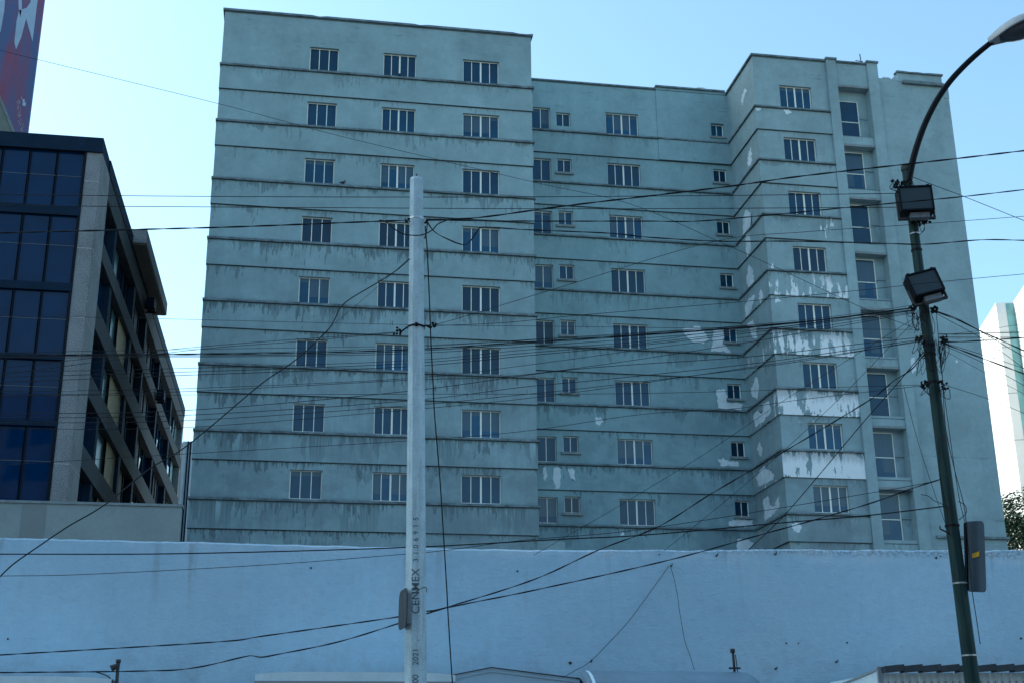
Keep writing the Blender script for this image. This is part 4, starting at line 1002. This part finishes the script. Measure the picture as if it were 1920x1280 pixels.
# luminaire
A0 = at(1856, 82, LY-.77); ax = (at(1946, 40, LY-1.20)-A0); LL = ax.length; ax.normalize(); bx = ax.cross(Vector((0, 0, 1))).normalized(); cx_ = bx.cross(ax).normalized()
LL = .80
def half_body(mb, up, wk, hk, mi=0, n=22, m=14):
    rg = []
    for i in range(n+1):
        s = i/n; wd = wk*(.26+.74*math.sin(min(1, s/.62)*math.pi/2)**1.3)*(math.sqrt(max(0, 1-((s-.62)/.38)**2)) if s > .62 else 1)
        hd = hk*(.5+.5*math.sin(min(1, s/.55)*math.pi/2))*(math.sqrt(max(0, 1-((s-.62)/.38)**2)) if s > .62 else 1)
        if up < 0: hd = hk*max(0, math.sin(math.pi*min(1, max(0, (s-.20)/.80))))**.6
        rg.append([mb.vert(A0+ax*(s*LL)+bx*(wd*math.cos(t_))+cx_*(up*hd*math.sin(t_))) for t_ in [math.pi*k/m for k in range(m+1)]])
    for a, b in zip(rg, rg[1:]):
        for k in range(m): mb.facei((a[k], a[k+1], b[k+1], b[k]), mi, smooth=True)
lum = MB(); half_body(lum, 1, .225, .20)
hs = lum.build('lamp_housing', mottled('pale_grey_casting', (0.42, 0.43, 0.44), .15, 5, .45), lp)
mb = MB(); half_body(mb, -1, .190, .15); mb.build('lens', glass_mat('dusty_lens', (0.05, 0.06, 0.075), .25, .1), hs)
mb = MB(); n = 22; L_a = []; 
for sgn in (1, -1):
    pp = []
    for i in range(n+1):
        s = i/n; wd = .227*(.26+.74*math.sin(min(1, s/.62)*math.pi/2)**1.3)*(math.sqrt(max(0, 1-((s-.62)/.38)**2)) if s > .62 else 1); pp.append(A0+ax*(s*LL)+bx*wd*sgn)
    mb.tube(pp, .016, 8)
# underside closing sheet between shell and lens
rg = []
for i in range(n+1):
    s = i/n; wd = .225*(.26+.74*math.sin(min(1, s/.62)*math.pi/2)**1.3)*(math.sqrt(max(0, 1-((s-.62)/.38)**2)) if s > .62 else 1)
    rg.append([mb.vert(A0+ax*(s*LL)+bx*wd*k-cx_*.004) for k in (-1, 1)])
for a, b in zip(rg, rg[1:]): mb.facei((a[0], a[1], b[1], b[0]))
mb.build('rim', M_TRIM, hs)
# straps on the post
mb = MB()
for px, py in ((1721,440),(1806,1093),(1818,1228)):
    z = at(px, py, LY).z; mb.tube([lp_c(z-.010), lp_c(z+.010)], lp_r(z)+.006, 12, smooth=False)
mb.build('steel_strap', M_STEEL, lp)
for px, py in ((1712,404),(1724,470),(1738,648),(1738,664),(1746,716),(1790,985)):
    z = at(px, py, LY).z; mb = MB(); mb.tube([lp_c(z-.015), lp_c(z+.015)], lp_r(z)+.010, 12, smooth=False); mb.build('black_strap', M_BLK, lp)
# hook left of the post
mb = MB(); mb.tube([at(1781, 1000, LY-.1), at(1770, 994, LY-.1), at(1763, 991, LY-.1), at(1762, 985, LY-.1)], .012, 6); mb.build('hook', M_IRON, lp)

# floodlights
M_FLG = glass_mat('floodlight_glass', (0.025, 0.038, 0.045), .3, .2)
def floodlight(cpx, wpx, hpx, roll, yaw, tilt, label):
    c = at(cpx[0], cpx[1], LY-.24); ppm = CF/((c.x*AF[0]+c.y*AF[1]+(c.z-1.6)*AF[2])); w_, h_ = wpx/ppm, hpx/ppm
    t = thing('floodlight', c, label, 'floodlight', 'floodlights on the lamp post')
    M = Matrix.Rotation(R(yaw), 3, 'Z') @ Matrix.Rotation(R(tilt), 3, 'X') @ Matrix.Rotation(R(roll), 3, 'Y')
    def lb_(mb, x0, x1, y0, y1, z0, z1):
        i0 = len(mb.v); mb.box(x0, x1, y0, y1, z0, z1)
        for k in range(i0, len(mb.v)): mb.v[k] = tuple(c+M @ Vector(mb.v[k]))
    d = .20
    mb = MB(); lb_(mb, -w_/2, w_/2, -.02, d, -h_/2, h_/2)
    for k in range(6): lb_(mb, -w_/2+.03, w_/2-.03, d, d+.05, -h_/2+.03+k*(h_-.07)/5, -h_/2+.04+k*(h_-.07)/5)
    hs = mb.build('housing', M_BLK, t)
    mb = MB(); lb_(mb, -w_/2, w_/2, -.055, -.021, h_/2-.022, h_/2); lb_(mb, -w_/2, w_/2, -.055, -.021, -h_/2, -h_/2+.022); lb_(mb, -w_/2, -w_/2+.022, -.055, -.021, -h_/2+.023, h_/2-.023); lb_(mb, w_/2-.022, w_/2, -.055, -.021, -h_/2+.023, h_/2-.023)
    for sx in (-.8, .8): lb_(mb, sx*w_/2-.02, sx*w_/2+.02, -.03, .03, h_/2+.001, h_/2+.028)
    mb.build('bezel', M_ARM, t)
    mb = MB(); lb_(mb, -w_/2+.021, w_/2-.021, -.034, -.022, -h_/2+.021, h_/2-.021); mb.build('front_glass', M_FLG, t)
    mb = MB(); lb_(mb, -w_/2-.025, -w_/2-.004, .06, .11, -h_/2-.06, 0.0); lb_(mb, w_/2+.004, w_/2+.025, .06, .11, -h_/2-.06, 0.0); lb_(mb, -w_/2-.025, w_/2+.025, .06, .11, -h_/2-.09, -h_/2-.06); mb.build('bracket', M_IRON, t)
    mb = MB(); lb_(mb, -w_/2*.55+.03, w_/2*.7, .0, .12, -h_/2-.095, -h_/2-.012); mb.build('ballast_box', mottled('grimy_casting', (0.16, 0.18, 0.20), .5, 9, .8), t)
    return t
floodlight((1717, 374), 62, 52, 0, -14, -4, 'upper black floodlight on the lamp post, sitting square just below the curved arm')
floodlight((1734, 532), 58, 49, -14, -16, -10, 'lower black floodlight on the lamp post, tilted over the thick cable cluster')

# rectangular sign seen from behind on the lamp post
sn = thing('traffic_sign', at(1830, 1042, LY), 'grey back of a rounded traffic sign with yellow sticker, on the lamp post', 'sign')
c = at(1829.5, 1042, LY-.02); ux = (at(1843, 1042, LY-.22)-at(1818, 1042, LY+.10)); ux.normalize(); uz = Vector((.10, 0, 1)).normalized()
wd = .46
pl = plate(c+Vector((0, 0, 0)), ux, uz, wd, .98, .07, .012); pl.build('plate', mottled('sign_back_metal', (0.075, 0.105, 0.135), .15, 3, .5, .2), sn)
nn = ux.cross(uz).normalized()
if nn.y > 0: nn = -nn
mb = MB(); cs = c+ux*.02+uz*.0-nn*0
for k, (o_, l_) in enumerate((((.03, .02), (.17, .075)),)):
    u0, v0 = o_; mb.prism([c+ux*(u0-.085)+uz*(-.03)+nn*.018, c+ux*(u0+.085)+uz*(.0)+nn*.018, c+ux*(u0+.085)+uz*(.065)+nn*.018, c+ux*(u0-.085)+uz*(.035)+nn*.018], nn*.002)
mb.build('sticker', mottled('yellow_vinyl', (0.75, 0.42, 0.02), .08, 6, .5), sn)
mb = MB(); mb.bar(c+ux*(-wd/2+.03)+uz*-.47+nn*.02, c+ux*(-wd/2+.03)+uz*.47+nn*.02, .05, .03, tuple(nn)); mb.build('channel', M_ARM, sn)

# ------------------------------------------------------------------ cables
M_CAB = mottled('weathered_cable', (0.010, 0.012, 0.017), .3, 10, .6, spec=.2)
def poly3(pts, Ya, Yb, n=8, ext=(0, 0)):
    d = [0]
    for a, b in zip(pts, pts[1:]): d.append(d[-1]+math.hypot(b[0]-a[0], b[1]-a[1]))
    P = [at(x, y, Ya+(Yb-Ya)*s/d[-1]) for (x, y), s in zip(pts, d)]
    Q = catmull(P, n)
    if ext[0]: Q = [Q[0]+(Q[0]-Q[1]).normalized()*ext[0]]+Q
    if ext[1]: Q = Q+[Q[-1]+(Q[-1]-Q[-2]).normalized()*ext[1]]
    return Q
def cable(name, label, pts, Ya, Yb, r=.006, twist=False, group=None, cat='cable', n=8):
    ext = (9 if pts[0][0] <= 1 else 0, 9 if pts[-1][0] >= 1919 else 0)
    Q = poly3(pts, Ya, Yb, n, ext); mb = MB(); r *= .82
    if not twist: mb.tube(Q, r, 5)
    else:
        # two insulated strands twisted together
        T = [Q[0]]
        for a, b in zip(Q, Q[1:]):
            k = max(1, int((b-a).length/.06))
            for i in range(1, k+1): T.append(a.lerp(b, i/k))
        for ph in (0, math.pi):
            W = []; s = 0
            for i, p_ in enumerate(T):
                if i: s += (p_-T[i-1]).length
                d = (T[min(i+1, len(T)-1)]-T[max(i-1, 0)]).normalized(); u = d.cross(Vector((0, 1, 0))).normalized(); v = d.cross(u)
                a = s*2*math.pi/.9+ph; W.append(p_+(u*math.cos(a)+v*math.sin(a))*r*.62)
            mb.tube(W, r*.66, 5)
    o = mb.build(name, M_CAB, None, False)
    return tag(o, label, cat, group)
# 1: spans between the top of the concrete pole and its neighbours
cable('overhead_cable', 'thick twisted cable arriving from the left at the top strap of the concrete pole', [(0,437),(400,427),(640,418),(768,413)], 19.0, 17.35, .013, True)
cable('overhead_cable', 'thick twisted cable rising right from the concrete pole and crossing the curved lamp arm', [(800,413),(900,408),(1060,386.5),(1360,350.7),(1500,331),(1720,306),(1800,297),(1920,283)], 17.35, 15.9, .013, True)
cable('overhead_cable', 'twisted cable from the concrete pole that passes across the face of the upper floodlight', [(800,413),(1000,415),(1211,415),(1307,415),(1439,404),(1588,389.5),(1679,381),(1800,369.6),(1920,356)], 17.35, 15.8, .010, True)
cable('overhead_cable', 'cable that dips in a loop over a window just right of the concrete pole', [(800,416),(815,435),(840,449),(868,459),(882,452),(895,434),(908,426),(980,430.7),(1139,437.4),(1214,445),(1346,452.5),(1460,452.5),(1564,454),(1666,457),(1739,458),(1841,450),(1920,451)], 17.3, 15.9, .010, True)
cable('jumper_cable', 'slack jumper loop hanging across the front of the concrete pole under its steel strap', [(712,413),(725,417),(740,430),(760,440),(790,441),(810,432),(822,420),(845,411)], 17.25, 17.2, .011)
cable('overhead_wire', 'thin straight wire falling from the red banner across the whole facade to the lamp post', [(0,95),(410,195),(640,256),(997,341),(1179,382),(1352,455),(1460,504),(1617,577),(1728,620)], 19.6, 16.6, .0045, cat='wire')
cable('overhead_wire', 'upper of two level wires passing behind the concrete pole just below its tip', [(0,365),(360,368.5),(850,370),(1360,367),(1684,363)], 19.2, 16.5, .007, cat='wire')
cable('overhead_wire', 'lower of two level wires passing behind the concrete pole just below its tip', [(0,386),(640,390),(1060,392),(1360,391),(1686,389)], 19.2, 16.5, .007, cat='wire')
cable('overhead_wire', 'thin wire climbing from mid concrete pole to pass just under the upper floodlight', [(812,610),(879,591),(1060,536),(1335,454),(1512,435),(1704,422),(1920,406)], 17.35, 16.0, .005, cat='wire')
cable('overhead_wire', 'thin wire from mid concrete pole crossing the face of the lower floodlight', [(812,611),(945,605),(1100,590),(1390,566),(1617,544),(1768,528),(1920,514)], 17.35, 15.8, .005, cat='wire')
cable('overhead_wire', 'thin level wire behind the concrete pole beside its black mid strap', [(0,593),(230,596),(350,599),(765,608.7),(1020,611.5),(1205,614),(1456,616),(1722,618)], 19.4, 16.6, .004, cat='wire')
cable('overhead_wire', 'upper of the two thin wires fanning left from the left connector of the concrete pole', [(0,690),(350,652),(664,628.6),(741,622.6)], 19.2, 17.35, .005, cat='wire')
cable('overhead_wire', 'lower of the two thin wires fanning left from the left connector of the concrete pole', [(0,702),(350,657),(560,640),(741,624)], 19.2, 17.35, .005, cat='wire')
# 2: the thick bundle into the upper cluster on the lamp post
Bp = [(0,666),(480,662.6),(765,655),(1006,640),(1220,626),(1460,608),(1608,591),(1712,577)]
for k, (dy, r, c2) in enumerate(((0, .010, 0), (-2.5, .005, 2), (2.2, .007, -1), (-6, .004, 4), (6.0, .005, 2))):
    cable('bundle_cable', 'cable bundled into a thick black line from behind the concrete pole to the lamp post', [(x, y+dy*(1 if x < 1500 else .5)+c2*math.sin(x*.004+k)) for x, y in Bp], 19.0-.05*k, 16.55, r, r > .009, 'strands of the thick bundle behind the pole')
Sp = [[(0,697),(340,690),(760,676),(980,656),(1205,640),(1350,621),(1712,581)], [(0,706),(340,697),(760,681),(980,662),(1200,644),(1460,614),(1712,582)],
      [(0,716),(340,703),(760,687),(980,667),(1240,643),(1460,617),(1712,583)], [(0,733),(340,728),(761,709),(980,685),(1240,650),(1460,624),(1712,585)],
      [(0,741),(340,733.5),(761,712),(980,702),(1350,650),(1712,587)]]
for k, q_ in enumerate(Sp):
    cable('telephone_wire', 'thin wire fanning out just under the thick bundle toward the lower left', q_, 19.3+.05*k, 16.55, .0048+.0006*(k % 3), False, 'thin wires under the thick bundle', 'wire')
Sp = [[(0,775),(340,769),(761,733),(1075,692),(1397,669),(1608,645),(1728,632)], [(0,783),(340,778),(761,751),(980,725),(1140,710),(1405,682),(1564,660),(1728,636)],
      [(0,792),(340,788),(761,760),(980,739),(1140,722),(1460,683),(1728,638)], [(0,803),(340,801),(761,768),(980,747),(1200,718),(1460,680),(1728,640)]]
for k, q_ in enumerate(Sp):
    cable('telephone_wire', 'wire sloping up right across the lower facade into the lower cluster on the lamp post', q_, 19.4+.05*k, 16.5, .0062-.0004*k, False, 'wires into the lower cluster on the lamp post', 'wire')
cable('telephone_wire', 'nearly level thin wire that ends at the small black connector left of the lamp post', [(0,741),(340,739.5),(761,738),(1140,737.5),(1405,732),(1547,726),(1729,721)], 19.2, 16.5, .0045, cat='wire')
cable('telephone_wire', 'thin wire sloping from the office foot to the small connector left of the lamp post', [(0,874),(50,868),(358,849.5),(759,826),(980,808),(1204,776),(1371,766),(1506,748),(1724,723)], 19.2, 16.5, .0048, cat='wire')
# 3: low cables
cable('low_cable', 'dark cable running level along the top of the street wall to the lamp post', [(0,1038),(340,1037),(759,1025.6),(1040,1010.6),(1214,1001.7),(1480,978),(1622,966),(1782,947)], 19.0, 16.5, .011)
cable('low_cable', 'thin wire just under the street wall top at left, rising right across the grey block', [(0,1079),(160,1076),(500,1058),(759,1038),(825,1032),(980,1012),(1162,996.5),(1360,968),(1646,921),(1745,903)], 19.0, 16.5, .0055, cat='wire')
cable('low_cable', 'twisted cable over the white wall that climbs steeply to the knot on the lamp post', [(0,1227),(400,1203),(500,1190.6),(750,1155),(800,1145.3),(837.5,1137.5),(1000,1086),(1123,1030),(1235,986),(1329,927.5),(1412,879),(1468,847),(1564,790),(1640,743),(1675,714),(1710,691),(1740,655)], 18.8, 16.5, .010, True)
cable('low_cable', 'twisted cable low on the white wall with a kink at left, ending low on post', [(0,1260),(273,1257),(364.6,1251),(455,1231),(472,1228.5),(490,1231),(520,1226),(634,1202.5),(750,1167),(837.5,1139),(1000,1106),(1253,1049.5),(1430,1000.6),(1523,975),(1631,943),(1710,915),(1762.5,898),(1778,893)], 18.8, 16.5, .010, True)
cable('drop_cable', 'thick wavy cable falling left from the concrete pole across the facade to the left edge', [(0,1080),(26,1056),(70,1025),(128,986),(197,945),(279,879),(335,846),(394,800),(490,719),(552,676),(610,624),(626,602),(638,578),(657,560.5),(713,527),(745,506),(768,486)], 15.5, 17.35, .010)
cable('drop_cable', 'hair thin wire running straight beside the wavy cable left of the concrete pole', [(600,632),(628,606),(700,545),(768,484)], 16.9, 17.36, .0028, cat='wire')
cable('drop_cable', 'thick cable hanging down the right side of the concrete pole to the kiosk roof', [(797,424),(801,470),(805,560),(808,640),(812,720),(815,780),(825,900),(832,1010),(838,1110),(840,1150),(844,1215),(847,1262),(849,1290)], 17.4, 19.4, .012)
cable('drop_cable', 'short stub cable end hanging beside the steel strap of the concrete pole', [(801,416),(800,432),(796,448)], 17.4, 17.4, .011)
cable('drop_cable', 'dark wire dropping steeply from the lower cluster to the wall top below the right wing', [(1404,1029),(1477,958),(1617,793),(1681,720),(1738,652)], 21.9, 16.5, .009, cat='wire')
cable('drop_cable', 'faint wire slanting from the wall top through the recessed middle up to the lamp post', [(1000,1040),(1105,980),(1160,948),(1293,868),(1350,831),(1470,750),(1600,668),(1714,597)], 21.9, 16.5, .0045, cat='wire')
cable('drop_cable', 'faint wire slanting from the wall top across the peeling wing up to the lamp post', [(1245,1032),(1400,905),(1560,760),(1714,602)], 21.9, 16.5, .0045, cat='wire')
cable('wall_wire', 'thin wire drooping left from the hook high on the white wall', [(1254,1060),(1240,1080),(1210,1122),(1180,1162),(1155,1190),(1108,1238),(1080,1255),(1035,1281)], 21.96, 21.94, .006, cat='wire')
cable('wall_wire', 'thin wire falling right from the hook high on the white wall to the tank', [(1257,1060),(1264,1085),(1270,1115),(1275,1150),(1284,1200),(1292,1223),(1302,1255)], 21.96, 21.6, .0055, cat='wire')
cable('wall_wire', 'cable curling over the bottom left kiosk roof onto its end', [(180,1259),(196,1264),(206,1270),(212,1283)], 20.5, 19.7, .012)
# 4: from the lamp post to the right
cable('overhead_cable', 'wire falling right from the lamp arm base to the right edge', [(1708,331),(1760,351),(1808,369),(1920,414)], 16.5, 15.7, .006, cat='wire')
for k, q_ in enumerate(([(1752,583),(1800,602),(1844,623),(1920,657)], [(1752,586),(1850,640),(1920,690)], [(1752,582),(1800,600),(1860,634),(1920,668)])):
    cable('overhead_cable', 'cable falling right from the upper cluster on the lamp post', q_, 16.4, 15.4, (.010, .005, .007)[k], k == 0, 'cables falling right from the upper cluster')
for k, q_ in enumerate(([(1762,641),(1850,674),(1920,700)], [(1762,644),(1840,678),(1920,722)], [(1762,640),(1860,670),(1920,690)])):
    cable('overhead_cable', 'cable falling right from the lower cluster on the lamp post', q_, 16.4, 15.4, (.011, .005, .005)[k], k == 0, 'cables falling right from the lower cluster')
cable('overhead_cable', 'topmost of three level cables leaving the lower cluster to the right', [(1760,626),(1800,626.5),(1860,624),(1920,623)], 16.4, 15.9, .008)
cable('overhead_cable', 'middle one of three level cables leaving the lower cluster to the right', [(1760,632),(1840,632.5),(1920,632.5)], 16.4, 15.9, .006)
cable('overhead_cable', 'lowest of three level cables leaving the lower cluster to the right', [(1762,641),(1800,640.5),(1850,637.7),(1920,633)], 16.4, 15.85, .009, True)
cable('overhead_wire', 'hair thin wire rising right from the lower cluster over the white tower', [(1762,629),(1850,618),(1920,607)], 16.4, 15.9, .0035, cat='wire')
cable('overhead_wire', 'hair thin wire falling right from below the lower cluster to the right edge', [(1762,652),(1850,700),(1920,738)], 16.4, 15.5, .0035, cat='wire')
cable('overhead_wire', 'thin wire falling right from the bare strap below both clusters', [(1772,721),(1862,750),(1920,774)], 16.4, 15.7, .0042, cat='wire')
# 5: slack along the post
cable('hanging_cable', 'long cable hanging past the traffic sign on the lamp post, with a loose end', [(1762,648),(1768,720),(1773,800),(1790,880),(1808,950),(1816,1030),(1822,1100),(1831,1160),(1838,1207)], 16.3, 15.9, .007)
cable('hanging_cable', 'thin cable running down the right face of the lamp post to the sign', [(1756,590),(1766,700),(1783,830),(1798,930),(1811,985)], 16.32, 16.25, .006)
cable('hanging_cable', 'thin pair wire slanting from the facade side down to the lamp post strap', [(1694,722),(1722,830),(1765,960),(1784,1006)], 16.4, 16.3, .0045)
cable('hanging_cable', 'black cable clinging to the left edge of the lamp post', [(1760,820),(1762,880),(1768,920),(1776,960),(1779,1000)], 16.35, 16.35, .008)
cable('hanging_cable', 'bent twig like stub of wire left of the lamp post above the strap', [(1727,926),(1740,929),(1752,938),(1768,945),(1780,957)], 16.4, 16.35, .006)
cable('hanging_cable', 'short loop of cable on the right of the lamp post above the sign', [(1797,939),(1809,946),(1812,958),(1807,966),(1798,974)], 16.35, 16.35, .007)
# tangles
def tangle(label, c, spread, n, seed, drop):
    rng = random.Random(seed); t = thing('cable_tangle', at(*c, LY-.12), label, 'cable tangle', 'cable tangles on the lamp post')
    mb = MB()
    for k in range(n):
        x0, y0 = c[0]+rng.uniform(-spread, spread), c[1]+rng.uniform(-6, 6)
        x1, y1 = x0+rng.uniform(-16, 16), y0+rng.uniform(-8, 14); dp = rng.uniform(.25, 1)*drop
        pts = [(x0, y0), (x0+rng.uniform(-8, 8), y0+dp*.6), ((x0+x1)/2+rng.uniform(-9, 9), y0+dp), (x1+rng.uniform(-7, 7), y0+dp*.55), (x1, y1)]
        mb.tube(catmull([at(px, py, LY-.13-rng.random()*.06) for px, py in pts], 6), rng.uniform(.003, .0055), 5)
    mb.build('loose_loops', M_CAB, t)
    mb = MB()
    for sx in (-.75, .8):
        lump(mb, at(c[0]+sx*spread, c[1], LY-.12), .055, seed+int(sx*10), 12)
    mb.build('clamp', M_BLK, t)
tangle('black knot of cable clamps and loops directly under the lower floodlight', (1730, 580), 24, 14, 1, 46)
tangle('largest knot of clamps with long drooping loops, round the middle of the lamp post', (1745, 636), 26, 20, 2, 66)
tangle('small knot of connectors at the bare strap below the two larger knots', (1750, 720), 24, 7, 3, 28)
tangle('loops of loose wire at the foot of the upper floodlight', (1728, 414), 12, 6, 4, 26)
tangle('loose wire curls left of the lamp arm base beside the upper floodlight', (1688, 345), 12, 6, 5, 30)

# ------------------------------------------------------------------ pigeons
M_BIRD = mottled('dark_plumage', (0.025, 0.027, 0.035), .4, 20, .7)
def pigeon(p, yaw, label, sc=1.0):
    t = thing('pigeon', p, label, 'bird', 'pigeons on the facade')
    M = Matrix.Rotation(yaw, 3, 'Z')
    f = lambda x, y, z: Vector(p)+M @ Vector((x, y, z))*sc
    mb = MB(); mb.tube([f(-.20, 0, .065), f(-.13, 0, .085), f(-.06, 0, .105), f(.0, 0, .12), f(.05, 0, .14), f(.075, 0, .18), f(.085, 0, .215), f(.10, 0, .235), f(.125, 0, .232), f(.15, 0, .222)],
                       [.012, .026, .05, .066, .056, .034, .027, .030, .020, .004], 10)
    mb.build('body', M_BIRD, t)
    for s in (-.03, .03):
        mb = MB(); mb.tube([f(.0, s, .07), f(.005, s, .03), f(.0, s, 0.0), f(.03, s, .002)], [.012, .006, .006, .006], 6); mb.build('leg', M_BIRD, t)
        
q = at(643, 347, D-.10); q.z = zl(3)+LH+.005
pigeon(q, R(25), 'dark pigeon perched on the third ledge, right of a three pane window')
q = at(749, 143, D-.02); q.z = zl(1)+.125
pigeon(q, R(70), 'dark pigeon on the sill of the top middle window of the left block', .9)
